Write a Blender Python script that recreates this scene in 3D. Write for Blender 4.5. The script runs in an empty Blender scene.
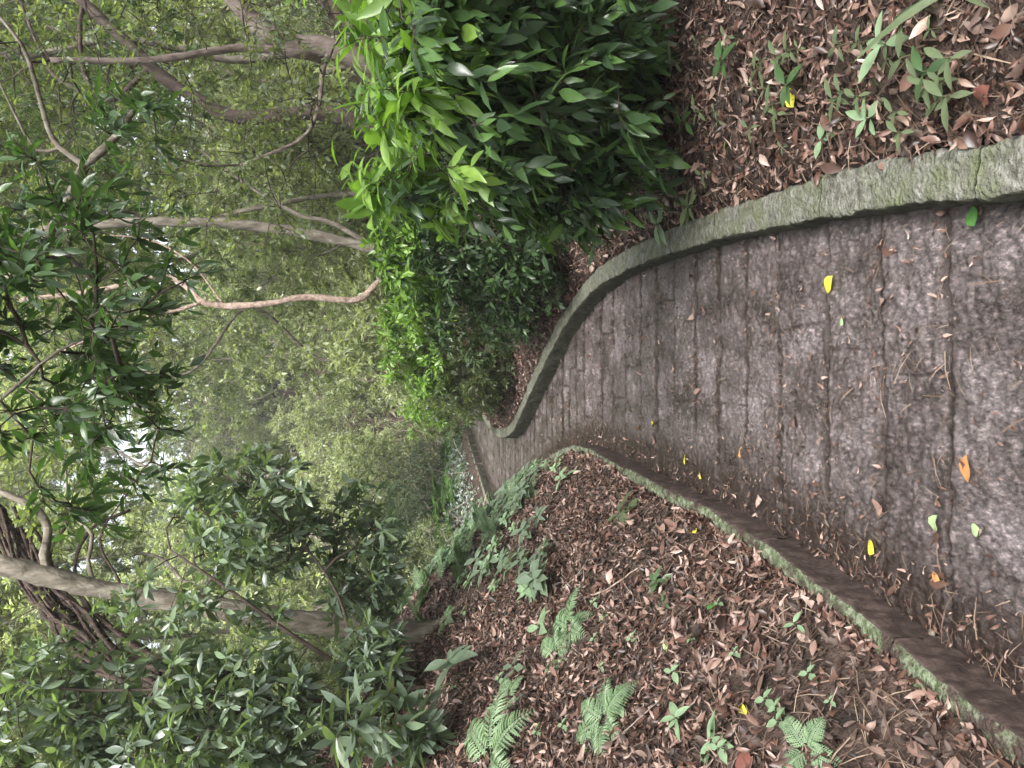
import bpy, math
import numpy as np
from mathutils import Matrix, Vector

# ------------------------------------------------------------------ scene, camera, light
scene = bpy.context.scene
COL = scene.collection
R = math.radians
FPX = 768.0                       # focal length in pixels of the 1024 px wide frame
PITCH = math.atan((512 - 420) / FPX)
CAMZ = 1.5
cp, sp = math.cos(PITCH), math.sin(PITCH)
cam_data = bpy.data.cameras.new('camera')
cam = bpy.data.objects.new('camera', cam_data)
COL.objects.link(cam)
cam_data.sensor_width = 36.0
cam_data.lens = 36.0 * FPX / 1024.0
cam_data.clip_start = 0.02
cam_data.clip_end = 1000.0
# the phone was held upright: the frame lies on its side (image left is up in the world)
cam.matrix_world = Matrix(((0, 1, 0, 0), (-sp, 0, -cp, 0), (-cp, 0, sp, CAMZ), (0, 0, 0, 1)))
scene.camera = cam

SUN_EL, SUN_AZ = R(50), R(165)     # azimuth from +Y (ahead), towards +X
world = bpy.data.worlds.new('World')
scene.world = world
world.use_nodes = True
wn = world.node_tree
wn.nodes.clear()
sky = wn.nodes.new('ShaderNodeTexSky')
sky.sky_type = 'NISHITA'
sky.sun_disc = False
sky.sun_elevation = SUN_EL
sky.sun_rotation = SUN_AZ
sky.air_density = 1.0
sky.dust_density = 4.0
hs = wn.nodes.new('ShaderNodeHueSaturation')
hs.inputs['Saturation'].default_value = 0.35
bg = wn.nodes.new('ShaderNodeBackground')
bg.inputs['Strength'].default_value = 0.15
wo = wn.nodes.new('ShaderNodeOutputWorld')
wn.links.new(sky.outputs[0], hs.inputs['Color'])
wn.links.new(hs.outputs[0], bg.inputs['Color'])
wn.links.new(bg.outputs[0], wo.inputs['Surface'])
ld = bpy.data.lights.new('sun', 'SUN')
ld.energy = 3.5
ld.angle = R(32)
ld.color = (1.0, 0.98, 0.95)
sun = bpy.data.objects.new('sun', ld)
COL.objects.link(sun)
sdir = Vector((math.sin(SUN_AZ) * math.cos(SUN_EL), math.cos(SUN_AZ) * math.cos(SUN_EL), math.sin(SUN_EL)))
sun.rotation_euler = (-sdir).to_track_quat('-Z', 'Y').to_euler()
scene.view_settings.view_transform = 'Standard'
scene.view_settings.look = 'None'
scene.view_settings.gamma = 1.0
scene.view_settings.use_curve_mapping = False
scene.view_settings.exposure = 1.95
scene.render.engine = 'CYCLES'
scene.cycles.use_denoising = True
scene.cycles.max_bounces = 6
scene.cycles.diffuse_bounces = 3
scene.cycles.glossy_bounces = 2
scene.cycles.transmission_bounces = 4
scene.cycles.volume_bounces = 0
scene.cycles.use_adaptive_sampling = True

rng = np.random.default_rng(7)

# ------------------------------------------------------------------ small maths helpers
def ray(x, y):
    r = (384 - y) / FPX
    u = (512 - x) / FPX
    return np.array((r, cp + sp * u, -sp + cp * u))

def PX(x, y, D):
    """world point at forward distance D that the picture shows at (x, y)"""
    d = ray(x, y)
    return np.array((0, 0, CAMZ)) + d * (D / d[1])

def GP(x, y, z=0.0):
    d = ray(x, y)
    return np.array((0, 0, CAMZ)) + d * ((z - CAMZ) / d[2])

_tab = np.random.default_rng(3).random((256, 256))
def vn(x, y, s=0):
    x = np.asarray(x, float) + 17.3 * s
    y = np.asarray(y, float) + 9.1 * s
    xi = np.floor(x).astype(int); yi = np.floor(y).astype(int)
    fx = x - xi; fy = y - yi
    fx = fx * fx * (3 - 2 * fx); fy = fy * fy * (3 - 2 * fy)
    a = _tab[xi & 255, yi & 255]; b = _tab[(xi + 1) & 255, yi & 255]
    c = _tab[xi & 255, (yi + 1) & 255]; d = _tab[(xi + 1) & 255, (yi + 1) & 255]
    return (a * (1 - fx) + b * fx) * (1 - fy) + (c * (1 - fx) + d * fx) * fy - 0.5

def fbm(x, y, s=0, o=4):
    v = 0; a = 1.0
    for k in range(o):
        v = v + a * vn(x * 2 ** k, y * 2 ** k, s + k)
        a *= 0.5
    return v

def nrm(v):
    return v / np.maximum(np.linalg.norm(v, axis=-1, keepdims=True), 1e-9)

# ------------------------------------------------------------------ object helpers
def tag(o, label=None, cat=None, group=None, kind=None):
    if label: o['label'] = label
    if cat: o['category'] = cat
    if group: o['group'] = group
    if kind: o['kind'] = kind
    return o

def empty(name, loc, label, cat, group=None):
    o = bpy.data.objects.new(name, None)
    o.empty_display_size = 0.1
    COL.objects.link(o)
    o.location = [float(v) for v in loc]
    tag(o, label, cat, group)
    return o

def mesh(name, V, F, mats, parent=None, smooth=True, midx=None, attr=None):
    """V (n,3) world coordinates; F list of int arrays (m,3) or (m,4); becomes ONE object"""
    V = np.asarray(V, np.float32)
    if parent is not None:
        V = V - np.array(parent.location, np.float32)
    if not isinstance(F, (list, tuple)):
        F = [F]
    F = [np.asarray(f, np.int32) for f in F if len(f)]
    me = bpy.data.meshes.new(name)
    me.vertices.add(len(V))
    me.vertices.foreach_set('co', V.ravel())
    lt = np.concatenate([np.full(len(f), f.shape[1], np.int32) for f in F])
    li = np.concatenate([f.ravel() for f in F])
    me.loops.add(len(li))
    me.loops.foreach_set('vertex_index', li)
    me.polygons.add(len(lt))
    me.polygons.foreach_set('loop_start', np.concatenate(([0], np.cumsum(lt)[:-1])).astype(np.int32))
    me.polygons.foreach_set('loop_total', lt)
    me.polygons.foreach_set('use_smooth', np.full(len(lt), smooth))
    if not isinstance(mats, (list, tuple)):
        mats = [mats]
    for m in mats:
        me.materials.append(m)
    if midx is not None:
        me.polygons.foreach_set('material_index', np.asarray(midx, np.int32))
    if attr:
        for k, a in attr.items():
            at = me.attributes.new(k, 'FLOAT', 'POINT')
            at.data.foreach_set('value', np.asarray(a, np.float32))
    me.update()
    me.validate()
    o = bpy.data.objects.new(name, me)
    COL.objects.link(o)
    if parent is not None:
        o.parent = parent
    return o

def copy_tree(o, parent=None, loc=None, rz=None, sc=None, label=None):
    c = o.copy()
    COL.objects.link(c)
    c.parent = parent
    if loc is not None: c.location = [float(v) for v in loc]
    if rz is not None: c.rotation_euler = (0, 0, float(rz))
    if sc is not None: c.scale = (float(sc),) * 3 if np.isscalar(sc) else [float(v) for v in sc]
    if label: c['label'] = label
    for ch in list(o.children):
        copy_tree(ch, c)
    return c

class Buf:
    def __init__(self):
        self.V = []; self.F3 = []; self.F4 = []; self.n = 0
    def add(self, V, F3=None, F4=None):
        V = np.asarray(V, float)
        if F3 is not None and len(F3): self.F3.append(np.asarray(F3) + self.n)
        if F4 is not None and len(F4): self.F4.append(np.asarray(F4) + self.n)
        self.V.append(V); self.n += len(V)
    def build(self, name, mats, parent=None, smooth=True):
        if not self.n: return None
        F = []
        if self.F3: F.append(np.concatenate(self.F3))
        if self.F4: F.append(np.concatenate(self.F4))
        return mesh(name, np.concatenate(self.V), F, mats, parent, smooth)

# ------------------------------------------------------------------ materials
def new_mat(name):
    m = bpy.data.materials.new(name)
    m.use_nodes = True
    nt = m.node_tree
    nt.nodes.clear()
    return m, nt, nt.nodes, nt.links

def ramp(N, stops, interp='LINEAR'):
    r = N.new('ShaderNodeValToRGB')
    r.color_ramp.interpolation = interp
    e = r.color_ramp.elements
    while len(e) < len(stops): e.new(0.5)
    for i, (p, c) in enumerate(stops):
        e[i].position = p
        e[i].color = (*c, 1)
    return r

def leaf_mat(name, cols, rough=0.4, trans=0.35, tcol=None, spec=0.5, spot=0.0):
    """each leaf (mesh island) takes its own colour; light shines through the blade"""
    m, nt, N, L = new_mat(name)
    out = N.new('ShaderNodeOutputMaterial')
    g = N.new('ShaderNodeNewGeometry')
    n = len(cols)
    r = ramp(N, [(i / max(1, n - 1), c) for i, c in enumerate(cols)])
    L.new(g.outputs['Random Per Island'], r.inputs[0])
    col = r.outputs[0]
    tc = N.new('ShaderNodeTexCoord')
    nz = N.new('ShaderNodeTexNoise'); nz.inputs['Scale'].default_value = 30
    L.new(tc.outputs['Object'], nz.inputs['Vector'])
    mr = N.new('ShaderNodeMapRange')
    mr.inputs[3].default_value = 0.72; mr.inputs[4].default_value = 1.28
    L.new(nz.outputs[0], mr.inputs[0])
    mx = N.new('ShaderNodeMix'); mx.data_type = 'RGBA'; mx.blend_type = 'MULTIPLY'
    mx.inputs[0].default_value = 1
    L.new(col, mx.inputs[6]); L.new(mr.outputs[0], mx.inputs[7])
    col = mx.outputs[2]
    p = N.new('ShaderNodeBsdfPrincipled')
    p.inputs['Roughness'].default_value = rough
    p.inputs['Specular IOR Level'].default_value = spec
    L.new(col, p.inputs['Base Color'])
    t = N.new('ShaderNodeBsdfTranslucent')
    tm = N.new('ShaderNodeMix'); tm.data_type = 'RGBA'; tm.blend_type = 'MULTIPLY'
    tm.inputs[0].default_value = 1
    L.new(col, tm.inputs[6])
    tm.inputs[7].default_value = (*(tcol or (2.2, 2.2, 0.8)), 1)
    L.new(tm.outputs[2], t.inputs['Color'])
    ms = N.new('ShaderNodeMixShader'); ms.inputs[0].default_value = trans
    L.new(p.outputs[0], ms.inputs[1]); L.new(t.outputs[0], ms.inputs[2])
    L.new(ms.outputs[0], out.inputs[0])
    return m

def rough_mat(name, cols, scale=6, rough=0.85, bump=0.4, bscale=40, stretch=(1, 1, 1), second=None, second_scale=2, second_th=(0.5, 0.62), bdist=0.01, detail=6, spec=0.3):
    m, nt, N, L = new_mat(name)
    out = N.new('ShaderNodeOutputMaterial')
    tc = N.new('ShaderNodeTexCoord')
    mp = N.new('ShaderNodeMapping'); mp.inputs['Scale'].default_value = stretch
    L.new(tc.outputs['Object'], mp.inputs['Vector'])
    nz = N.new('ShaderNodeTexNoise')
    nz.inputs['Scale'].default_value = scale; nz.inputs['Detail'].default_value = detail
    nz.inputs['Roughness'].default_value = 0.65
    L.new(mp.outputs[0], nz.inputs['Vector'])
    n = len(cols)
    r = ramp(N, [(0.3 + 0.4 * i / max(1, n - 1), c) for i, c in enumerate(cols)])
    L.new(nz.outputs[0], r.inputs[0])
    col = r.outputs[0]
    if second:
        n2 = N.new('ShaderNodeTexNoise')
        n2.inputs['Scale'].default_value = second_scale; n2.inputs['Detail'].default_value = 7
        n2.inputs['Roughness'].default_value = 0.7
        L.new(tc.outputs['Object'], n2.inputs['Vector'])
        mr = N.new('ShaderNodeMapRange')
        mr.inputs[1].default_value = second_th[0]; mr.inputs[2].default_value = second_th[1]
        L.new(n2.outputs[0], mr.inputs[0])
        mx = N.new('ShaderNodeMix'); mx.data_type = 'RGBA'
        L.new(mr.outputs[0], mx.inputs[0]); L.new(col, mx.inputs[6])
        mx.inputs[7].default_value = (*second, 1)
        col = mx.outputs[2]
    p = N.new('ShaderNodeBsdfPrincipled')
    p.inputs['Roughness'].default_value = rough
    p.inputs['Specular IOR Level'].default_value = spec
    L.new(col, p.inputs['Base Color'])
    nb = N.new('ShaderNodeTexNoise')
    nb.inputs['Scale'].default_value = bscale; nb.inputs['Detail'].default_value = 5
    L.new(mp.outputs[0], nb.inputs['Vector'])
    b = N.new('ShaderNodeBump'); b.inputs['Strength'].default_value = bump
    b.inputs['Distance'].default_value = bdist
    L.new(nb.outputs[0], b.inputs['Height'])
    L.new(b.outputs[0], p.inputs['Normal'])
    L.new(p.outputs[0], out.inputs[0])
    return m

def path_mat():
    m, nt, N, L = new_mat('worn_stone_slabs')
    out = N.new('ShaderNodeOutputMaterial')
    tc = N.new('ShaderNodeTexCoord')
    at = N.new('ShaderNodeAttribute'); at.attribute_name = 'joint'
    a2 = N.new('ShaderNodeAttribute'); a2.attribute_name = 'tone'
    a3 = N.new('ShaderNodeAttribute'); a3.attribute_name = 'mud_shade'
    mp = N.new('ShaderNodeMapping'); mp.inputs['Scale'].default_value = (1, 0.5, 1)
    L.new(tc.outputs['Object'], mp.inputs['Vector'])
    def noise(sc, det=6, ro=0.6):
        n = N.new('ShaderNodeTexNoise'); n.inputs['Scale'].default_value = sc
        n.inputs['Detail'].default_value = det; n.inputs['Roughness'].default_value = ro
        L.new(mp.outputs[0], n.inputs['Vector'])
        return n
    n1 = noise(4, 8, .7); n2 = noise(85, 5, 0.75); n3 = noise(230, 3)
    r1 = ramp(N, [(0.36, (0.040, 0.032, 0.031)), (0.5, (0.078, 0.065, 0.064)), (0.64, (0.13, 0.112, 0.114))])
    L.new(n1.outputs[0], r1.inputs[0])
    r2 = ramp(N, [(0.34, (0.25, 0.24, 0.23)), (0.45, (0.75, 0.75, 0.75)), (0.55, (1.15, 1.12, 1.12)), (0.66, (2.6, 2.5, 2.45))])
    L.new(n2.outputs[0], r2.inputs[0])
    def mul(a, b, f=1):
        x = N.new('ShaderNodeMix'); x.data_type = 'RGBA'; x.blend_type = 'MULTIPLY'
        x.inputs[0].default_value = f
        L.new(a, x.inputs[6]); L.new(b, x.inputs[7]); return x.outputs[2]
    def mix(f, a, b):
        x = N.new('ShaderNodeMix'); x.data_type = 'RGBA'
        L.new(f, x.inputs[0]); L.new(a, x.inputs[6])
        if isinstance(b, tuple): x.inputs[7].default_value = (*b, 1)
        else: L.new(b, x.inputs[7])
        return x.outputs[2]
    c = mul(r1.outputs[0], r2.outputs[0])
    tr = ramp(N, [(0, (0.85, 0.83, 0.83)), (0.5, (1, 1, 1)), (1, (1.12, 1.1, 1.11))])
    L.new(a2.outputs['Fac'], tr.inputs[0])
    c = mul(c, tr.outputs[0])
    soil = ramp(N, [(0.35, (0.008, 0.005, 0.004)), (0.65, (0.04, 0.026, 0.022))])
    L.new(n2.outputs[0], soil.inputs[0])
    mr = N.new('ShaderNodeMapRange'); mr.inputs[1].default_value = 0.34; mr.inputs[2].default_value = 0.66
    av = N.new('ShaderNodeMath'); av.operation = 'MULTIPLY_ADD'; av.inputs[1].default_value = 0.45
    nm = N.new('ShaderNodeMath'); nm.operation = 'MULTIPLY'; nm.inputs[1].default_value = 0.7
    L.new(a3.outputs['Fac'], nm.inputs[0])
    L.new(n1.outputs[0], av.inputs[0]); L.new(nm.outputs[0], av.inputs[2])
    L.new(av.outputs[0], mr.inputs[0])
    c = mix(mr.outputs[0], c, soil.outputs[0])
    c = mix(at.outputs['Fac'], c, soil.outputs[0])
    p = N.new('ShaderNodeBsdfPrincipled')
    L.new(c, p.inputs['Base Color'])
    rr = ramp(N, [(0.40, (0.27,) * 3), (0.62, (0.62,) * 3)])
    L.new(n1.outputs[0], rr.inputs[0]); L.new(rr.outputs[0], p.inputs['Roughness'])
    p.inputs['Specular IOR Level'].default_value = 0.45
    s = N.new('ShaderNodeMath'); s.operation = 'MULTIPLY_ADD'; s.inputs[1].default_value = 0.35
    L.new(n3.outputs[0], s.inputs[0]); L.new(n2.outputs[0], s.inputs[2])
    b = N.new('ShaderNodeBump'); b.inputs['Strength'].default_value = 0.9; b.inputs['Distance'].default_value = 0.006
    L.new(s.outputs[0], b.inputs['Height']); L.new(b.outputs[0], p.inputs['Normal'])
    L.new(p.outputs[0], out.inputs[0])
    return m

M = {}
M['path'] = path_mat()
M['soil'] = rough_mat('forest_soil', [(0.012, 0.008, 0.006), (0.04, 0.026, 0.02), (0.08, 0.052, 0.042)], scale=9, bump=0.9, bscale=60, bdist=0.02, second=(0.035, 0.045, 0.018), second_scale=1.6, second_th=(0.6, 0.75))
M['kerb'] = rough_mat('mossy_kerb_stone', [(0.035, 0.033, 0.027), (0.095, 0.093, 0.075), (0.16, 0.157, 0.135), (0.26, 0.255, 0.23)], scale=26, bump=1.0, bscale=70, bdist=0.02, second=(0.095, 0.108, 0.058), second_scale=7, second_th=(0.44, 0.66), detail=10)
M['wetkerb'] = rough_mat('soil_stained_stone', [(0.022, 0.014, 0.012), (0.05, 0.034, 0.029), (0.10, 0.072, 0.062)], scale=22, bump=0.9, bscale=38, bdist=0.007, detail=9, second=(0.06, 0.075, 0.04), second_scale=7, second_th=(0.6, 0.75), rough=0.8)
M['kerbface'] = rough_mat('shade_dark_kerb_face', [(0.015, 0.014, 0.01), (0.035, 0.036, 0.024), (0.075, 0.078, 0.055)], scale=20, bump=0.8, bscale=50, bdist=.006)  # shade of the inner face put into a dark green-brown stone colour
M['moss'] = rough_mat('moss_on_stone', [(0.03, 0.035, 0.02), (0.08, 0.10, 0.05), (0.17, 0.20, 0.13), (0.27, 0.28, 0.22)], scale=30, bump=1.0, bscale=80, bdist=.02, second=(0.05, 0.033, 0.027), second_scale=11, second_th=(0.47, 0.58))
M['bark'] = rough_mat('grey_brown_bark', [(0.045, 0.038, 0.028), (0.13, 0.112, 0.088), (0.22, 0.20, 0.165)], scale=16, bump=1.0, bscale=38, stretch=(1, 1, 0.3), second=(0.30, 0.29, 0.24), second_scale=7, second_th=(0.62, 0.7), bdist=0.015)
M['barkdark'] = rough_mat('dark_bark', [(0.025, 0.018, 0.014), (0.055, 0.04, 0.032), (0.10, 0.08, 0.065)], scale=10, bump=0.8, bscale=30, stretch=(1, 1, 0.3), bdist=0.015)
M['barkpink'] = rough_mat('pinkish_bark', [(0.07, 0.052, 0.045), (0.19, 0.15, 0.13), (0.28, 0.235, 0.21)], scale=13, bump=1.0, bscale=34, stretch=(1, 1, 0.4), bdist=0.015)
M['barkpale'] = rough_mat('pale_bark', [(0.10, 0.065, 0.05), (0.27, 0.20, 0.16), (0.38, 0.30, 0.25)], scale=16, bump=1.0, bscale=40, bdist=0.015, second=(0.12, 0.07, 0.05), second_scale=9, second_th=(0.6, 0.68))
M['fibre'] = rough_mat('fibrous_dead_bark', [(0.02, 0.014, 0.011), (0.055, 0.038, 0.03), (0.12, 0.085, 0.07)], scale=20, bump=1.0, bscale=50, stretch=(1, 1, 0.15), bdist=0.03)
M['twig'] = rough_mat('twig_bark', [(0.03, 0.022, 0.017), (0.075, 0.058, 0.045)], scale=12, bump=0.3)
M['twiggreen'] = rough_mat('green_twig', [(0.04, 0.045, 0.02), (0.09, 0.08, 0.045)], scale=12, bump=0.3)
M['leaf_near'] = leaf_mat('broad_bright_leaf', [(0.025, 0.045, 0.024), (0.04, 0.072, 0.034), (0.058, 0.11, 0.04), (0.09, 0.17, 0.045)], rough=0.28, trans=0.33, tcol=(2.2, 2.3, 0.7))
M['leaf_bush'] = leaf_mat('mid_green_leaf', [(0.03, 0.055, 0.027), (0.05, 0.09, 0.038), (0.08, 0.14, 0.048)], rough=0.32, trans=0.3, tcol=(1.8, 2.0, .8))
M['leaf_young'] = leaf_mat('young_lime_leaf', [(0.10, 0.18, 0.04), (0.16, 0.27, 0.055), (0.23, 0.36, 0.075)], rough=0.34, trans=0.4, tcol=(1.4, 1.6, 0.7))
M['leaf_dark'] = leaf_mat('dark_glossy_leaf', [(0.03, 0.055, 0.026), (0.05, 0.09, 0.036), (0.07, 0.13, 0.042)], rough=0.3, trans=0.33, tcol=(1.7, 2.0, 0.8))
M['leaf_grey'] = leaf_mat('grey_green_leaf', [(0.075, 0.105, 0.075), (0.11, 0.145, 0.105), (0.145, 0.2, 0.11)], rough=0.3, trans=0.3, tcol=(2.0, 2.2, 0.8))
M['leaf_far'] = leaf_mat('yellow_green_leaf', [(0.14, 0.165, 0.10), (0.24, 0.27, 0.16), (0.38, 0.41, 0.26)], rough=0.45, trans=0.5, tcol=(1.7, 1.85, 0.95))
M['leaf_mid'] = leaf_mat('light_green_leaf', [(0.07, 0.092, 0.055), (0.11, 0.142, 0.08), (0.17, 0.22, 0.11)], rough=0.38, trans=0.45)
M['leaf_ivy'] = leaf_mat('silvery_ground_leaf', [(0.08, 0.11, 0.09), (0.15, 0.19, 0.17), (0.24, 0.27, 0.26)], rough=0.35, trans=0.15)
M['fern'] = leaf_mat('fern_green', [(0.12, 0.18, 0.10), (0.17, 0.25, 0.14), (0.24, 0.32, 0.19)], rough=0.5, trans=0.3, tcol=(1.2, 1.4, .8))
M['fern_dark'] = leaf_mat('dark_fern_green', [(0.03, 0.07, 0.025), (0.06, 0.12, 0.04), (0.09, 0.17, 0.06)], rough=0.5, trans=0.35)
M['litter'] = leaf_mat('dead_leaf', [(0.016, 0.008, 0.006), (0.042, 0.022, 0.016), (0.082, 0.043, 0.031), (0.135, 0.073, 0.055), (0.20, 0.125, 0.10), (0.33, 0.24, 0.20)], rough=0.42, trans=0.06, tcol=(1.3, 1.1, 0.9))
M['litter_dark'] = leaf_mat('rotted_leaf', [(0.02, 0.012, 0.009), (0.05, 0.03, 0.022), (0.09, 0.055, 0.042)], rough=0.65, trans=0.0)
M['needle'] = leaf_mat('dry_needles', [(0.06, 0.036, 0.025), (0.13, 0.085, 0.06), (0.27, 0.20, 0.15)], rough=0.6, trans=0.0)
M['needle_pale'] = leaf_mat('dry_stems', [(0.07, 0.05, 0.038), (0.16, 0.12, 0.09), (0.30, 0.25, 0.20)], rough=0.7, trans=0.0)
M['yellow'] = leaf_mat('yellow_leaf', [(0.55, 0.50, 0.04), (0.70, 0.62, 0.08)], rough=0.45, trans=0.15, tcol=(1, 1, 0.5))
M['orange'] = leaf_mat('orange_leaf', [(0.45, 0.20, 0.07), (0.5, 0.25, 0.10)], rough=0.5, trans=0.1)
M['palegreen'] = leaf_mat('pale_green_leaf', [(0.30, 0.42, 0.20), (0.38, 0.5, 0.25)], rough=0.5, trans=0.15, tcol=(1, 1, 1))
M['greenleaf'] = leaf_mat('fallen_green_leaf', [(0.06, 0.16, 0.04), (0.08, 0.2, 0.05)], rough=0.4, trans=0.15)
M['redbrown'] = leaf_mat('red_brown_leaf', [(0.14, 0.045, 0.035), (0.2, 0.075, 0.06)], rough=0.6, trans=0.1, tcol=(1, 1, 1))

# ------------------------------------------------------------------ the line of the path
kz = 0.11
rk = [(1024, 200), (930, 205), (850, 212), (750, 232), (680, 250), (620, 272), (592, 290), (565, 322), (540, 370), (520, 415), (510, 437)]
def kh(x): return float(np.interp(x, (510, 540, 592, 680, 750), (.20, .18, .145, .12, .11)))
R_in = [tuple(GP(x, y, kh(x))[:2]) for x, y in rk]
R_in = [(0.47, -3.0), (0.50, 0.6)] + R_in + [(-0.92, 13.0), (-0.88, 14.5), (-0.75, 16.5), (-0.5, 19.0), (0.1, 21.5), (1.2, 24.0), (4.0, 26.0), (9, 27.5), (22, 28.5), (70, 29.5)]
lk = [(1024, 702), (956, 652), (858, 581), (761, 519), (647, 468), (592, 441), (560, 455), (540, 470), (520, 488), (506, 507)]
L_in = [tuple(GP(x, y, 0)[:2]) for x, y in lk]
L_in = [(-0.86, -3.0), (-0.86, 0.6)] + L_in + [(-2.35, 14.9), (-2.2, 16.5), (-1.95, 18.5), (-1.55, 21.5), (-1.0, 24.5), (-0.2, 27.0), (2.0, 29.3), (8, 30.8), (22, 31.8), (70, 33.0)]
R_in = np.array(R_in); L_in = np.array(L_in)
def smooth_line(P, n=2):
    P = P.copy()
    for _ in range(n):                         # corner cutting keeps the bends rounded
        Q = [P[0]]
        for a, b in zip(P[:-1], P[1:]):
            Q += [a * .75 + b * .25, a * .25 + b * .75]
        Q.append(P[-1]); P = np.array(Q)
    return P
R_ln = smooth_line(R_in); L_ln = smooth_line(L_in)
def XL(Y): return np.interp(Y, L_ln[:, 1], L_ln[:, 0])
def XR(Y): return np.interp(Y, R_ln[:, 1], R_ln[:, 0])
def dense(P, step=0.06, ymax=45):
    out = []
    for a, b in zip(P[:-1], P[1:]):
        n = max(1, int(np.linalg.norm(b - a) / (step if a[1] < 16 else 0.4)))
        out.append(a + (b - a) * np.linspace(0, 1, n, endpoint=False)[:, None])
    return np.concatenate(out + [P[-1:]])
R_d = dense(R_ln); L_d = dense(L_ln)
def mind(X, Y, P):
    X = np.ravel(X); Y = np.ravel(Y)
    d = np.empty(len(X))
    for i in range(0, len(X), 20000):
        dx = X[i:i+20000, None] - P[None, :, 0]; dy = Y[i:i+20000, None] - P[None, :, 1]
        d[i:i+20000] = np.sqrt((dx * dx + dy * dy).min(1))
    return d

KWL = 0.085
KW = 0.15                                      # width of the kerb stones
def ground_z(X, Y, bare=False):
    X = np.asarray(X, float); Y = np.asarray(Y, float)
    shp = X.shape
    X = X.ravel(); Y = Y.ravel()
    dl = mind(X, Y, L_d); dr = mind(X, Y, R_d)
    left = (X < XL(Y)) | (Y > 33); right = (X > XR(Y)) & ~left
    z = np.full(len(X), -0.10)
    far = np.clip((Y - 9.5) / 4, 0, 1)
    sl = 0.98 * (1 - far) + 0.42 * far
    d = np.maximum(dl - KWL, 0)
    zl = 0.135 + sl * np.minimum(d, 2.0) + (0.42 * (1 - far) + 0.5 * far) * np.clip(d - 2.0, 0, 45)
    zl = zl + fbm(X * 0.9, Y * 0.9, 1) * 0.35 * np.clip(d / 1.5, 0, 1) + fbm(X * 5, Y * 5, 2, 3) * 0.05 * np.clip(d / .2, 0, 1)
    e = np.maximum(dr - KW, 0)
    zr = np.interp(Y, (3.3, 6.2, 9, 12, 16), (.098, .13, .165, .185, .155)) + 0.30 * np.minimum(e, 1.2) + 0.42 * np.clip(e - 1.2, 0, 12)
    zr = zr + fbm(X * 1.1, Y * 1.1, 5) * 0.12 * np.clip(e / 0.8, 0, 1) + fbm(X * 6, Y * 6, 6, 3) * 0.045 * np.clip(e / .2, 0, 1)
    z = np.where(left, np.where(dl < np.where(Y > 6.7, KW - .02 + np.clip((Y - 12) * .02, 0, .05), KWL - .01), -0.10, zl), z)
    z = np.where(right, np.where(dr < KW, -0.04, zr), z)
    return z.reshape(shp)

def hit(x, y):
    """first point of the terrain along the picture ray"""
    d = ray(x, y)
    t = np.linspace(1.0, 60, 6000)
    P = np.array((0, 0, CAMZ)) + t[:, None] * d
    g = ground_z(P[:, 0], P[:, 1])
    g = np.maximum(g, 0)
    k = np.argmax(P[:, 2] < g)
    return P[k] if (P[:, 2] < g).any() else P[-1]

# ------------------------------------------------------------------ terrain sheet
def spaced(segs):
    out = []
    for a, b, s in segs:
        out.append(np.arange(a, b, s))
    return np.concatenate(out)
gx = spaced([(-90, -20, 3.5), (-20, -6, 0.6), (-6, -3.2, 0.15), (-3.2, 3.0, 0.045), (3.0, 6, 0.15), (6, 20, 0.6), (20, 91, 3.5)])
gy = spaced([(-12, 0.4, 0.4), (0.4, 8, 0.05), (8, 30, 0.11), (30, 34, 0.4), (34, 140, 3)])
GX, GY = np.meshgrid(gx, gy)
GZ = ground_z(GX, GY)
nx, ny = len(gx), len(gy)
idx = np.arange(nx * ny).reshape(ny, nx)
F = np.stack([idx[:-1, :-1], idx[:-1, 1:], idx[1:, 1:], idx[1:, :-1]], -1).reshape(-1, 4)
tag(mesh('ground', np.stack([GX, GY, GZ], -1).reshape(-1, 3), F, M['soil']), kind='structure')

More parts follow.
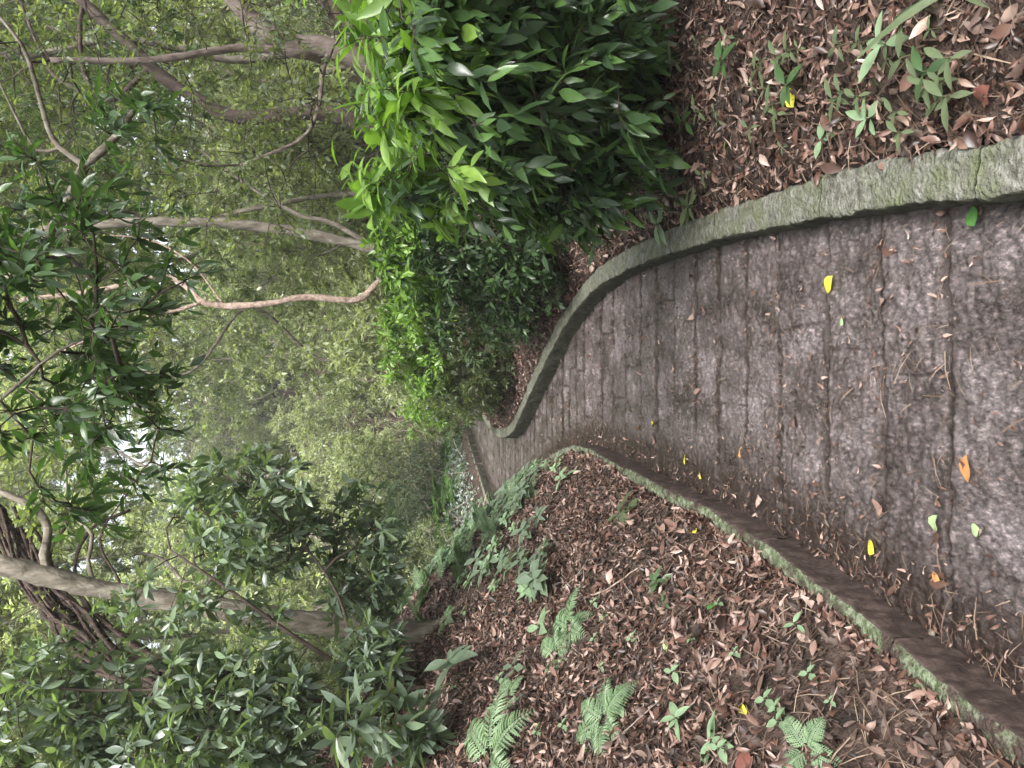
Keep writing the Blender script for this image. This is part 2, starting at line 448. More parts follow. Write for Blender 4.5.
# ------------------------------------------------------------------ stone path
def make_path():
    rows = [0.2, 0.55, 0.9, 1.25, 1.62, 2.04, 2.35, 2.70, 3.07, 3.42, 3.75, 4.07, 4.43, 4.76, 5.12, 5.51, 5.88, 6.26, 6.6, 6.95, 7.3]
    while rows[-1] < 40: rows.append(rows[-1] + 0.34 + rng.uniform(-.04, .04))
    rows = np.array([-3, -2.6, -2.2, -1.8, -1.4, -1.0, -.6, -.2] + rows)
    ys = spaced([(-3, 1.3, 0.06), (1.3, 4.5, 0.0055), (4.5, 8, 0.010), (8, 15, 0.028), (15, 33.5, 0.12)])
    nu = 190
    us = np.linspace(0, 1, nu)
    Y = np.repeat(ys[:, None], nu, 1)
    xl = XL(ys)[:, None] - 0.02; xr = XR(ys)[:, None] + 0.03
    X = xl + (xr - xl) * us
    # wobble of the joints
    Yw = Y + 0.02 * vn(X * 1.6, Y * 1.5, 4) + 0.008 * vn(X * 8, Y * 6, 5) + 0.010 * vn(X * 28, Y * 22, 6) + 0.008 * vn(X * 70, Y * 60, 7)
    ri = np.clip(np.searchsorted(rows, Yw) - 1, 0, len(rows) - 2)
    y0 = rows[ri]; y1 = rows[ri + 1]
    dj = np.minimum(Yw - y0, y1 - Yw)
    rr = np.random.default_rng(5)
    offs = rr.uniform(0, 1, len(rows)); wid = rr.uniform(0.85, 1.7, len(rows)); tone = rr.random((len(rows), 40)); tilt = rr.normal(0, 1, (len(rows), 40, 3))
    q = (X + 0.02 * vn(X * 3, Y * 7, 8)) / wid[ri] + offs[ri] + 10
    ci = np.floor(q).astype(int) % 40
    dq = np.minimum(q - np.floor(q), 1 - (q - np.floor(q))) * wid[ri]
    d = np.minimum(dj, dq + 0.003)
    jw = 0.014 + 0.012 * (vn(X * 4, Y * 4, 11) + .5) * (1 + (vn(X * 1.5, ri * 3.1, 12) > 0.1))
    jw = jw * (1 + np.clip((Y - 2.5) / 4, 0, 2.2)) * np.where(dq + .003 < dj, .6, 1)
    joint = 1 - np.clip((d - jw * 0.35) / (jw * .55), 0, 1)
    # a few joints are packed tight
    tight = np.clip(1.7 + np.clip((Y - 5) / 4, 0, 1) + 4 * vn(X * 1.6, ri * 7.7, 15) + 2 * vn(X * 9, Y * 9, 16), .35, 1)
    tight = np.where(dq + .003 < dj, np.clip(tight * .8, 0, 1), np.clip(tight + .25, 0, 1))
    joint = joint * tight
    t = tilt[ri, ci]
    Z = 0.004 * t[..., 0] + 0.012 * t[..., 1] * (Yw - (y0 + y1) / 2) + 0.007 * fbm(X * 4, Y * 4, 20) + 0.010 * fbm(X * 20, Y * 20, 21, 3) - 0.006 * np.clip(vn(X * 38, Y * 38, 23) * 4 - .8, 0, 1) + 0.007 * vn(X * 55, Y * 50, 22) + 0.006 * np.clip(vn(X * 33, Y * 30, 27) * 3 - .4, 0, 1)
    Z -= joint * 0.005 + 0.007 * np.clip(vn(X * 17, Y * 17, 33) * 5 - 1.1, 0, 1)
    Z -= 0.004 * (1 - np.clip(d / (0.03 + .03 * vn(X * 14, Y * 14, 31)), 0, 1)) ** 2
    Z = Z * np.where(Y > 8, 0.8, 1.0)
    mud_shade = np.clip(1 - (X - xl) / 0.38, 0, 1) + 0.5 * np.clip(1 - (xr - X) / 0.12, 0, 1)  # dirt along the left kerb; shadow painted at the right kerb's foot
    tn = np.clip(tone[ri, ci] * .8 + .1 + vn(X * 2, Y * 2, 30) * .3, 0, 1)
    V = np.stack([X, Y, Z], -1).reshape(-1, 3)
    n = len(ys)
    ix = np.arange(n * nu).reshape(n, nu)
    F = np.stack([ix[:-1, :-1], ix[:-1, 1:], ix[1:, 1:], ix[1:, :-1]], -1).reshape(-1, 4)
    o = mesh('path', V, F, M['path'], attr={'joint': joint.ravel(), 'tone': tn.ravel(), 'mud_shade': np.clip(mud_shade, 0, 1).ravel()})
    tag(o, kind='structure')
    return rows
ROWS = make_path()

# ------------------------------------------------------------------ kerbs, stone by stone
def along(P):
    s = np.concatenate([[0], np.cumsum(np.linalg.norm(np.diff(P, axis=0), axis=1))])
    return s
def make_kerb(line, side, height, label, cat_face, lens, s0=0.0, s1=None, seed=1, w=KW, name='stone_kerb', yjit=0.0012):
    rr = np.random.default_rng(seed)
    s = along(line)
    s1 = s1 or s[-1]
    mid = np.array([np.interp((s0 + s1) / 2, s, line[:, 0]), np.interp((s0 + s1) / 2, s, line[:, 1]), 0])
    root = empty(name, mid, label, 'kerb')
    a = s0
    while a < s1 - 0.1:
        ln = rr.uniform(*lens)
        b = min(a + ln, s1)
        n = max(3, int((b - a) / 0.012)) if np.interp(a, s, line[:, 1]) < 9 else max(3, int((b - a) / 0.08))
        t = np.linspace(a + 0.0008, b - 0.0008, n)
        C = np.stack([np.interp(t, s, line[:, 0]), np.interp(t, s, line[:, 1])], -1)
        T = nrm(np.stack([np.interp(t + .05, s, line[:, 0]) - np.interp(t - .05, s, line[:, 0]), np.interp(t + .05, s, line[:, 1]) - np.interp(t - .05, s, line[:, 1])], -1))
        Nn = np.stack([T[:, 1], -T[:, 0]], -1) * side      # outward, away from the path
        hh = (height + rr.normal(0, yjit)) if callable(height) is False else height(np.interp((a + b) / 2, s, line[:, 1]))[0]; oo = rr.normal(0, yjit); ww = w + rr.normal(0, 0.006)
        prof = [(0, -.06), (0, hh * .15), (0, hh * .4), (0.001, hh * .65), (0.001, hh - .012), (0.005, hh - .002), (0.014, hh)] + [(ww * q, hh + .002) for q in (.2, .32, .44, .56, .68, .8)] + [(ww - .012, hh), (ww - .003, hh - .008), (ww, hh * .4), (ww, -.06)]
        m = len(prof)
        o_ = np.array([p[0] for p in prof])[None]; z_ = np.array([p[1] for p in prof])[None]
        tt = t[:, None]
        edge = 1.0
        o2 = o_ + oo + 0.014 * fbm(tt * 5, z_ * 12 + (o_ > ww * .5) * 5, seed) + 0.010 * vn(tt * 34, z_ * 60 + o_ * 50, seed + 3) + 0.006 * vn(tt * 80, z_ * 90, seed + 4)
        z2 = z_ * (height(C[:, 1])[:, None] / hh if callable(height) else 1.0) + np.where(z_ > 0, 0.010 * fbm(tt * 6, o_ * 14, seed + 5) + 0.006 * vn(tt * 36, o_ * 50, seed + 6) + 0.004 * vn(tt * 85, o_ * 90, seed + 7), 0)
        Xp = C[:, 0:1] + Nn[:, 0:1] * o2; Yp = C[:, 1:2] + Nn[:, 1:2] * o2
        V = np.stack([Xp, Yp, z2], -1).reshape(-1, 3)
        ix = np.arange(n * m).reshape(n, m)
        F = np.stack([ix[:-1, :-1], ix[:-1, 1:], ix[1:, 1:], ix[1:, :-1]], -1).reshape(-1, 4)
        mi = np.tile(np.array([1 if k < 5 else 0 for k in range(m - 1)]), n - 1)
        c0 = ix[0]; c1 = ix[-1]
        caps = [np.array([[c0[0], c0[k], c0[k + 1]] for k in range(1, m - 1)]), np.array([[c1[0], c1[k + 1], c1[k]] for k in range(1, m - 1)])]
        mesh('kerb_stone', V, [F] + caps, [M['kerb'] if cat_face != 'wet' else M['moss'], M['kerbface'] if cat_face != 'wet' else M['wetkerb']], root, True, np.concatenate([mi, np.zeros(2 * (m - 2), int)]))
        a = b
    return root
def s_at_y(line, y):
    return float(np.interp(y, line[:, 1], along(line)))
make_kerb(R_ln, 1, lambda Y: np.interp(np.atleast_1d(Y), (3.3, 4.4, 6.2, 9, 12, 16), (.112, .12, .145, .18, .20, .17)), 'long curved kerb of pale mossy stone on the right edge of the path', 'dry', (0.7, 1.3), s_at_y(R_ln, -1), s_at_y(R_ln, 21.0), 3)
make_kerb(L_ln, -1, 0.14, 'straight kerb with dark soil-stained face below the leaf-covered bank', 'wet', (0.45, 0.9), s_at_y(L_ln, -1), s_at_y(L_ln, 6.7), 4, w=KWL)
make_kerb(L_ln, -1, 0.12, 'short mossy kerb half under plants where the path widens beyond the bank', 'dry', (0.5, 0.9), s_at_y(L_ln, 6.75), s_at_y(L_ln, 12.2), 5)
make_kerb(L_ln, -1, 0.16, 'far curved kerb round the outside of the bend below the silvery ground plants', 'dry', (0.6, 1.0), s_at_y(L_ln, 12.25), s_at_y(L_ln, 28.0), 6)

# ------------------------------------------------------------------ leaves, twigs, branches
def leaf_tpl(st, wd, fold=0.25, droop=0.15, wave=0.0):
    """blade along +X with a folded midrib; returns verts, tris"""
    V = [(0, 0, 0)]; F = []
    for t, w in zip(st, wd):
        z = -droop * t * t
        V += [(t, w / 2, z + fold * w / 2 + wave * math.sin(t * 9)), (t, 0, z), (t, -w / 2, z + fold * w / 2 - wave * math.sin(t * 7))]
    V.append((1, 0, -droop))
    F += [(0, 2, 1), (0, 3, 2)]
    k = len(st)
    for i in range(k - 1):
        a = 1 + 3 * i; b = a + 3
        F += [(a, a + 1, b + 1), (a, b + 1, b), (a + 1, a + 2, b + 2), (a + 1, b + 2, b + 1)]
    a = 1 + 3 * (k - 1); tip = len(V) - 1
    F += [(a, a + 1, tip), (a + 1, a + 2, tip)]
    return np.array(V, float), np.array(F)
T_S = (np.array([(0, 0, 0), (.45, .5, .1), (.45, -.5, .1), (1, 0, -.08)], float), np.array([(0, 3, 1), (0, 2, 3)]))
T_S[0][:, 1] *= 0.42
T_M = leaf_tpl([.3, .62], [.38, .34], .25, .15)
T_N = leaf_tpl([.1, .25, .45, .65, .83, .94], [.10, .25, .32, .27, .15, .06], .28, .22, .012)
T_L = leaf_tpl([.12, .3, .5, .7, .87], [.12, .24, .30, .25, .13], .2, .15)           # narrower lance leaf
T_D = leaf_tpl([.2, .45, .7, .88], [.22, .34, .28, .12], .7, .3, .06)                # dry and curled
T_D2 = leaf_tpl([.2, .45, .7, .88], [.2, .38, .3, .14], -.5, -.35, .05)

def place(tpl, P, D, U, S, W=1.0):
    """copies of a leaf: base P, direction D, normal near U, length S, relative width W"""
    V, F = tpl
    D = nrm(D); sdv = nrm(np.cross(U, D)); Nn = np.cross(D, sdv)
    S = np.broadcast_to(S, (len(P),))[:, None, None]; W = np.broadcast_to(W, (len(P),))[:, None, None]
    out = P[:, None, :] + S * (V[None, :, 0:1] * D[:, None] + V[None, :, 1:2] * W * sdv[:, None] + V[None, :, 2:3] * Nn[:, None])
    n = len(P); k = len(V)
    FF = (F[None] + (np.arange(n) * k)[:, None, None]).reshape(-1, 3)
    return out.reshape(-1, 3), FF

def tube(buf, P, r, sides=6, wob=0.0):
    P = np.asarray(P, float); r = np.broadcast_to(r, (len(P),))
    T = nrm(np.gradient(P, axis=0))
    a = np.array((0, 0, 1.0)) if abs(T[0, 2]) < .9 else np.array((1.0, 0, 0))
    Nn = np.empty_like(P); v = nrm(np.cross(T[0], a)); Nn[0] = v
    for i in range(1, len(P)):
        v = v - T[i] * v.dot(T[i]); v = v / max(np.linalg.norm(v), 1e-9); Nn[i] = v
    B = np.cross(T, Nn)
    an = np.arange(sides) / sides * 2 * math.pi
    rad = r[:, None] * (1 + (wob * (1.6 * vn(np.arange(len(P))[:, None] * .45, np.cos(an)[None] * 1.6 + np.sin(an)[None] * 2.3 + 9, 3) + 1.0 * vn(np.arange(len(P))[:, None] * 1.4, an[None] * 2.2, 8)) if wob else 0))
    V = P[:, None] + (np.cos(an)[None, :, None] * Nn[:, None] + np.sin(an)[None, :, None] * B[:, None]) * (rad[..., None] if wob else r[:, None, None])
    n = len(P)
    ix = np.arange(n * sides).reshape(n, sides)
    F = np.stack([ix[:-1], np.roll(ix, -1, 1)[:-1], np.roll(ix, -1, 1)[1:], ix[1:]], -1).reshape(-1, 4)
    V = V.reshape(-1, 3)
    cap = np.array([[ix[-1, 0], ix[-1, k], ix[-1, k + 1]] for k in range(1, sides - 1)])
    buf.add(V, cap, F)

def spline(P, step=0.08):
    P = np.asarray(P, float)
    if len(P) < 3: 
        n = max(2, int(np.linalg.norm(P[-1] - P[0]) / step)); return P[0] + (P[-1] - P[0]) * np.linspace(0, 1, n)[:, None]
    Q = np.concatenate([[2 * P[0] - P[1]], P, [2 * P[-1] - P[-2]]])
    out = []
    for i in range(1, len(Q) - 2):
        p0, p1, p2, p3 = Q[i - 1:i + 3]
        n = max(2, int(np.linalg.norm(p2 - p1) / step))
        t = np.linspace(0, 1, n, endpoint=False)[:, None]
        out.append(.5 * ((2 * p1) + (-p0 + p2) * t + (2 * p0 - 5 * p1 + 4 * p2 - p3) * t ** 2 + (-p0 + 3 * p1 - 3 * p2 + p3) * t ** 3))
    return np.concatenate(out + [P[-1:]])

class Skel:
    """branch skeleton: given limbs first, then branches that reach for targets"""
    def __init__(self, rg):
        self.P = []; self.par = []; self.chains = []; self.fixed = {}; self.rg = rg
    def limb(self, pts, r0, r1, step=0.08, attach=None):
        Q = spline(pts, step)
        i0 = len(self.P); ch = []
        for k, q in enumerate(Q):
            self.P.append(q); self.par.append(attach if k == 0 and attach is not None else (i0 + k - 1 if k else -1))
            self.fixed[i0 + k] = r0 + (r1 - r0) * k / (len(Q) - 1)
            ch.append(i0 + k)
        self.chains.append((ch, True))
        return ch
    def reach(self, targets, step=0.12, jit=0.12, attach_from=0, up=0.15):
        P = np.array(self.P)
        tg = np.asarray(targets)
        d0 = np.sqrt(((tg[:, None] - P[None, attach_from:]) ** 2).sum(-1)).min(1)
        self.tips = []; self.tdir = []
        cap = len(P) + 40000
        A = np.empty((cap, 3)); A[:len(P)] = P; n = len(P)
        dep = np.zeros(cap); 
        for t in tg[np.argsort(d0)]:
            D = t - A[attach_from:n]
            d = np.linalg.norm(D, axis=1)
            cost = d + 0.35 * np.maximum(0, -D[:, 2]) + 0.04 * dep[attach_from:n]
            j = int(np.argmin(cost)) + attach_from
            L = np.linalg.norm(t - A[j])
            k = max(2, int(L / step))
            tt = np.linspace(0, 1, k + 1)[1:, None]
            perp = self.rg.normal(0, jit, 3) * L
            Q = A[j] + (t - A[j]) * tt + (np.sin(tt * math.pi) * perp) * .6 + np.array((0, 0, up)) * L * np.sin(tt * math.pi) * .5
            Q += self.rg.normal(0, 0.02 * L, Q.shape) * (tt < 1)
            ch = [j]
            for q in Q:
                if n >= cap: break
                A[n] = q; dep[n] = dep[ch[-1]] + 1
                self.par.append(ch[-1]); ch.append(n); n += 1
            self.chains.append((ch, False))
            self.tips.append(t); self.tdir.append(Q[-1] - (Q[-2] if len(Q) > 1 else A[j]))
        self.P = [a for a in A[:n]]
        self.tips = np.array(self.tips); self.tdir = nrm(np.array(self.tdir))
    def radii(self, rt=0.003, ex=0.45):
        n = len(self.P)
        c = np.zeros(n)
        isleaf = np.ones(n, bool)
        for p in self.par:
            if p >= 0: isleaf[p] = False
        c[isleaf] = 1
        for i in range(n - 1, -1, -1):
            if self.par[i] >= 0: c[self.par[i]] += c[i]
        r = rt * c ** ex
        for i, f in self.fixed.items(): r[i] = f
        self.r = r
    def tubes(self, trunk, branches, wob=0.12, tsides=16):
        A = np.array(self.P)
        for ch, fixed in self.chains:
            if len(ch) < 2: continue
            r = self.r[ch].copy()
            if not fixed: r[0] = min(r[0], r[1] * 1.25)
            if fixed and trunk is not None: tube(trunk, A[ch], r, tsides, wob)
            else: tube(branches, A[ch], r, 5 if r.max() > .008 else 4)

def blob(n, c, rad, rg, shell=0.5):
    """points in an ellipsoid, denser towards its outside"""
    d = nrm(rg.normal(0, 1, (n, 3)))
    u = rg.random(n) ** (1 / 3)
    u = shell * (0.65 + .35 * u) + (1 - shell) * u
    return np.asarray(c) + d * u[:, None] * np.asarray(rad)

def sprigs(tips, tdir, rg, k, ln, nl, size, tpl, leaves, twigs, spread=0.9, rosette=False, up=0.9, droop=0.15, tw=0.0016, wvar=0.2, ang=0.75):
    """leafy end twigs: k per tip, each with nl leaves"""
    n = len(tips)
    P = np.repeat(tips, k, 0); D = np.repeat(tdir, k, 0)
    D = nrm(D + rg.normal(0, spread, D.shape) + np.array((0, 0, 0.15)))
    Ls = ln * rg.uniform(0.55, 1.3, len(P))
    P = P - D * 0.02
    mid = P + D * Ls[:, None] * .5
    end = P + nrm(D + np.array((0, 0, -droop))) * Ls[:, None]
    # three-sided twig
    a = nrm(np.cross(D, rg.normal(0, 1, D.shape))); b = np.cross(D, a)
    Vt = []
    for c, r in ((P, tw * 1.5), (mid, tw * 1.1), (end, tw * .6)):
        for th in (0, 2.094, 4.189):
            Vt.append(c + (a * math.cos(th) + b * math.sin(th)) * r)
    Vt = np.stack(Vt, 1).reshape(-1, 3)
    f = []
    for s in (0, 3):
        for j in range(3):
            f.append((s + j, s + (j + 1) % 3, s + 3 + (j + 1) % 3, s + 3 + j))
    f = np.array(f)
    twigs.add(Vt, None, (f[None] + (np.arange(len(P)) * 9)[:, None, None]).reshape(-1, 4))
    m = len(P)
    if rosette:
        t = np.clip(1 - np.abs(rg.normal(0, .10, (m, nl))), .3, 1)
        ex = rg.random((m, nl)) < 0.2
        t = np.where(ex, rg.uniform(.3, .8, (m, nl)), t)
    else:
        t = (np.arange(nl)[None] + rg.uniform(-.25, .25, (m, nl)) + .6) / (nl + .1)
        t = np.clip(t, .1, 1)
    B = np.where(t[..., None] < .5, P[:, None] + (mid - P)[:, None] * (t * 2)[..., None], mid[:, None] + (end - mid)[:, None] * (t * 2 - 1)[..., None])
    th = rg.uniform(0, 6.28, (m, 1)) + np.arange(nl)[None] * (2.4 if rosette else math.pi) + rg.normal(0, .35, (m, nl))
    out = a[:, None] * np.cos(th)[..., None] + b[:, None] * np.sin(th)[..., None]
    an = (ang + rg.normal(0, .18, (m, nl)))[..., None]
    LD = nrm(D[:, None] * np.cos(an) + out * np.sin(an) + np.array((0, 0, -droop)))
    LD = LD.reshape(-1, 3); B = B.reshape(-1, 3)
    U = nrm(np.array((0, 0, up)) + rg.normal(0, .38, LD.shape) + 0.25 * np.repeat(D, nl, 0))
    S = size * rg.uniform(.45, 1.25, len(B))
    W = rg.uniform(1 - wvar, 1 + wvar, len(B))
    V, F = place(tpl, B, LD, U, S, W)
    leaves.add(V, F)

# ------------------------------------------------------------------ plants and trees
def plant(name, label, cat, limbs, blobs, leaf, twigmat, barkmat, size, tpl, seed, k=4, ln=0.16, nl=5, rosette=False, group=None, rt=0.0028, ex=0.45, step=0.12, droop=0.15, up=0.9, trunk_name='trunk', jit=0.12, spread=0.9, extra=None, shell=0.5, ang=0.75, keep=None, tw=0.0016, wob=0.26, young=None):
    rg = np.random.default_rng(seed)
    base = np.asarray(limbs[0][0][0], float)
    root = empty(name, base, label, cat, group)
    sk = Skel(rg)
    for i, (pts, r0, r1) in enumerate(limbs):
        sk.limb(pts, r0, r1, step=min(0.07, step))
    tg = np.concatenate([blob(n, c, r, rg, shell) for n, c, r in blobs])
    if keep is not None: tg = tg[keep(tg)]
    sk.reach(tg, step=step, jit=jit)
    sk.radii(rt, ex)
    tb, bb, tw_, lf = Buf(), Buf(), Buf(), Buf()
    sk.tubes(tb, bb, wob=wob)
    if young is not None:
        ym = young(sk.tips) > rg.random(len(sk.tips))
        yf = Buf()
        if ym.any():
            sprigs(sk.tips[ym], sk.tdir[ym], rg, k, ln, nl, size * 1.25, tpl, yf, bb, rosette=rosette, up=up, droop=droop, spread=spread, ang=ang, tw=tw)
            yf.build('young_foliage', M['leaf_young'], root)
        tps, tds = sk.tips[~ym], sk.tdir[~ym]
    else: tps, tds = sk.tips, sk.tdir
    sprigs(tps, tds, rg, k, ln, nl, size, tpl, lf, bb, rosette=rosette, up=up, droop=droop, spread=spread, ang=ang, tw=tw)
    tb.build(trunk_name, barkmat, root)
    bb.build('branches', twigmat, root)
    lf.build('foliage', leaf, root, smooth=True)
    return root

exec_order = []
# --- big leaning tree on the left bank
hb = hit(428, 632)
D0 = hb[1]
print('left tree base', hb)
T1 = [hb - np.array((0, 0, .15)), PX(390, 631, D0), PX(330, 626, D0), PX(230, 610, D0 - .1), PX(140, 596, D0 - .2), (PX(70, 582, D0 - .3)), PX(30, 572, D0 - .35), PX(-60, 545, D0 - .4), PX(-220, 480, D0 - .3), PX(-420, 430, D0)]
plant('tree', 'grey-brown tree trunk rising from the leafy bank on the left, leaning', 'tree',
      [(T1, .098, .05), ([PX(50, 578, D0 - .33), PX(44, 555, D0 - .3), PX(48, 530, D0 - .2), PX(30, 505, D0 - .1), PX(-30, 480, D0)], .035, .02),
       ([PX(95, 588, D0 - .25), PX(88, 560, D0 - .2), PX(92, 535, D0 - .2), PX(70, 510, D0), PX(66, 470, D0)], .018, .008),
       ([PX(-60, 545, D0 - .4), PX(-160, 600, D0 - .8), PX(-260, 700, D0 - 1)], .04, .015)],
      [(60, PX(-330, 450, D0), (2.2, 1.8, 1.0)), (30, PX(-200, 640, D0 - 1), (1.4, 1.2, .6)), (14, PX(40, 470, D0), (.5, .5, .5))],
      M['leaf_mid'], M['twig'], M['bark'], 0.09, T_M, 11, k=5, nl=6)
# --- dead, fibrous trunk behind it
def strands():
    q = np.random.default_rng(8); out = []
    for i in range(16):
        o = q.normal(0, 9, 2); a = q.uniform(6.95, 7.4)
        out.append(([PX(x + o[0] + q.normal(0, 4), y + o[1] * 1.6 + q.normal(0, 4), a) for x, y in ((200 - i * 2, 700), (150, 680), (115, 660), (85, 640), (62, 618), (45, 596), (28, 566), (10, 530))], .022, .012))
    return out
plant('dead_tree', 'dark fibrous dead trunk crossing behind the leaning trunk at upper left', 'tree',
      [([hit(330, 735) + (0, .5, 0), PX(240, 712, 7.6), PX(150, 680, 7.5), PX(85, 640, 7.4), PX(45, 596, 7.4), PX(15, 540, 7.4), PX(-60, 470, 7.4), PX(-200, 420, 7.4)], .11, .09),
       *strands(),
       ([PX(150, 690, 7.3), PX(100, 630, 7.1), PX(75, 575, 7.2), PX(90, 530, 7.3), PX(130, 510, 7.3)], .02, .012),
       ([PX(160, 690, 7.2), PX(110, 650, 7.1), PX(85, 600, 7.1), PX(50, 560, 7.2), PX(70, 520, 7.3)], .018, .01),
       ([PX(85, 640, 7.3), PX(120, 590, 7.1), PX(100, 540, 7.2), PX(130, 490, 7.3)], .014, .006)],
      [(40, PX(60, 560, 7.3), (1.0, .7, .7)), (30, PX(60, 690, 7.3), (.8, .7, .8))], M['leaf_mid'], M['twig'], M['fibre'], 0.06, T_M, 12, k=2, nl=3, wob=.5)

# --- the pale winding tree and the slender ones behind the right bush
plant('tree', 'slender pale pink-brown winding stem rising out of the right bush', 'tree',
      [([PX(520, 235, 8.6), PX(450, 255, 8.7), PX(408, 272, 8.8), PX(382, 280, 8.8), PX(362, 298, 8.8), PX(340, 300, 8.8), PX(305, 297, 8.8), PX(270, 303, 8.8), PX(225, 306, 8.9), PX(200, 300, 8.9), PX(186, 286, 9.0), PX(160, 276, 9.0), PX(100, 290, 9), PX(20, 300, 9)], .046, .026),
       ([PX(203, 301, 8.9), PX(185, 308, 8.9), PX(150, 316, 8.9), PX(110, 330, 8.8), PX(60, 352, 8.8)], .024, .012),
       ([PX(225, 306, 8.9), PX(190, 262, 8.9), PX(150, 240, 9), PX(110, 235, 9)], .012, .006)],
      [(55, PX(20, 300, 9), (1.4, 1.2, .9)), (16, PX(120, 330, 9), (.9, .8, .5))], M['leaf_mid'], M['twig'], M['barkpale'], .075, T_M, 13, k=4, nl=5)
plant('tree', 'slim straight grey-brown trunk slanting above the pale winding stem', 'tree',
      [([PX(540, 290, 10.5), PX(450, 268, 10.5), PX(388, 252, 10.5), PX(330, 238, 10.5), PX(270, 228, 10.5), PX(200, 222, 10.5), PX(100, 224, 10.5), PX(-40, 240, 10.5), PX(-200, 250, 10.5)], .085, .045),
       ([PX(375, 247, 10.4), PX(330, 222, 10.4), PX(300, 215, 10.4), PX(255, 190, 10.4), PX(200, 150, 10.4)], .035, .015)],
      [(70, PX(-60, 240, 10.5), (2.6, 1.6, 1.2)), (26, PX(200, 190, 10.4), (1.0, .9, 1.0))], M['leaf_mid'], M['twig'], M['bark'], .075, T_M, 14, k=4, nl=5)
plant('tree', 'big pinkish-brown leaning trunk with forked limbs at top right corner', 'tree',
      [([PX(600, 120, 7.2), PX(500, 105, 7.2), PX(420, 82, 7.2), PX(380, 68, 7.2), PX(330, 48, 7.2), PX(290, 42, 7.2), PX(260, 28, 7.2), PX(235, 0, 7.2), PX(190, -60, 7.1), PX(60, -140, 7)], .118, .07),
       ([PX(372, 62, 7.2), PX(380, 30, 7.3), PX(368, -10, 7.3), PX(330, -60, 7.4), PX(200, -120, 7.4)], .05, .035),
       ([PX(330, 48, 7.2), PX(322, 75, 7.1), PX(318, 110, 7.0), PX(300, 140, 6.9), PX(240, 165, 6.8)], .025, .01),
       ([PX(295, 44, 7.2), PX(320, 60, 7.2), PX(305, 55, 7.0), PX(240, 48, 6.8), PX(150, 60, 6.6), PX(50, 60, 6.4)], .04, .02)],
      [(60, PX(330, 40, 6.2), (.7, .35, .7)), (170, PX(180, 60, 6.8), (1.3, 1.2, 1.4)), (90, PX(-30, 80, 6.6), (1.9, 1.4, .8)), (45, PX(260, 190, 7.3), (.7, .7, .9))], M['leaf_mid'], M['twig'], M['barkpink'], .062, T_M, 15, k=4, nl=5, wob=.2)
plant('tree', 'dark crooked limb crossing the sky gap at the upper right', 'tree',
      [([PX(420, 135, 10.0), PX(372, 128, 10.0), PX(345, 118, 10), PX(310, 112, 10), PX(240, 118, 10), PX(200, 100, 10), PX(160, 75, 10), PX(130, 45, 10), PX(100, 18, 10), PX(60, -20, 10)], .11, .06),
       ([PX(150, 68, 10), PX(110, 100, 10), PX(85, 75, 10), PX(80, 30, 10), PX(85, -10, 10)], .04, .02),
       ([PX(110, 100, 10), PX(60, 80, 10), PX(40, 50, 10), PX(20, 0, 10)], .03, .015)],
      [(170, PX(70, 45, 10.4), (1.7, 1.3, 1.3)), (60, PX(150, 120, 10.3), (1.3, 1, .8))], M['leaf_dark'], M['barkdark'], M['barkdark'], .075, T_M, 16, k=4, nl=5, wob=.2)

# --- branch that hangs into the picture overhead (its trunk stands on the bank, out of frame)
ob = np.array((-3.1, 2.4, float(ground_z(np.array([-3.1]), np.array([2.4]))[0])))
plant('tree', 'overhanging near branch with broad dark glossy leaves at upper left centre', 'tree',
      [([ob - (0, 0, .2), ob + (.3, .3, 1.6), (-2.2, 3.0, 4.0), (-1.3, 3.3, 4.4), (-.7, 3.4, 4.1), PX(-40, 370, 3.3)], .09, .03),
       ([(-.7, 3.4, 4.1), PX(-60, 450, 3.0), PX(0, 400, 2.9), PX(60, 350, 2.9), PX(110, 330, 2.9)], .016, .004),
       ([(-1.0, 3.35, 4.3), PX(-40, 330, 3.6), PX(30, 260, 3.5), PX(62, 215, 3.6), PX(85, 165, 3.6)], .02, .022),
       ([PX(85, 165, 3.6), PX(103, 150, 3.6), PX(120, 132, 3.6), PX(133, 112, 3.6), PX(152, 104, 3.6)], .02, .008),
       ([PX(85, 165, 3.6), PX(60, 148, 3.6), PX(48, 128, 3.6), PX(36, 85, 3.6), PX(22, 45, 3.6), PX(-5, 12, 3.6)], .014, .006),
       ([PX(60, 148, 3.6), PX(36, 150, 3.6), PX(14, 112, 3.6), PX(-5, 72, 3.6)], .008, .004)],
      [(56, PX(65, 330, 3.0), (.70, .6, .38)), (30, PX(10, 250, 3.0), (.36, .4, .28)), (32, PX(100, 430, 3.2), (.36, .4, .28)), (7, PX(135, 290, 2.8), (.22, .3, .16)), (10, PX(130, 120, 3.6), (.14, .2, .14)), (60, (-.9, 3.2, 3.9), (1.4, .9, .5))],
      M['leaf_dark'], M['twig'], M['bark'], .072, T_N, 17, k=4, nl=6, ln=.15, droop=.3, step=.08)

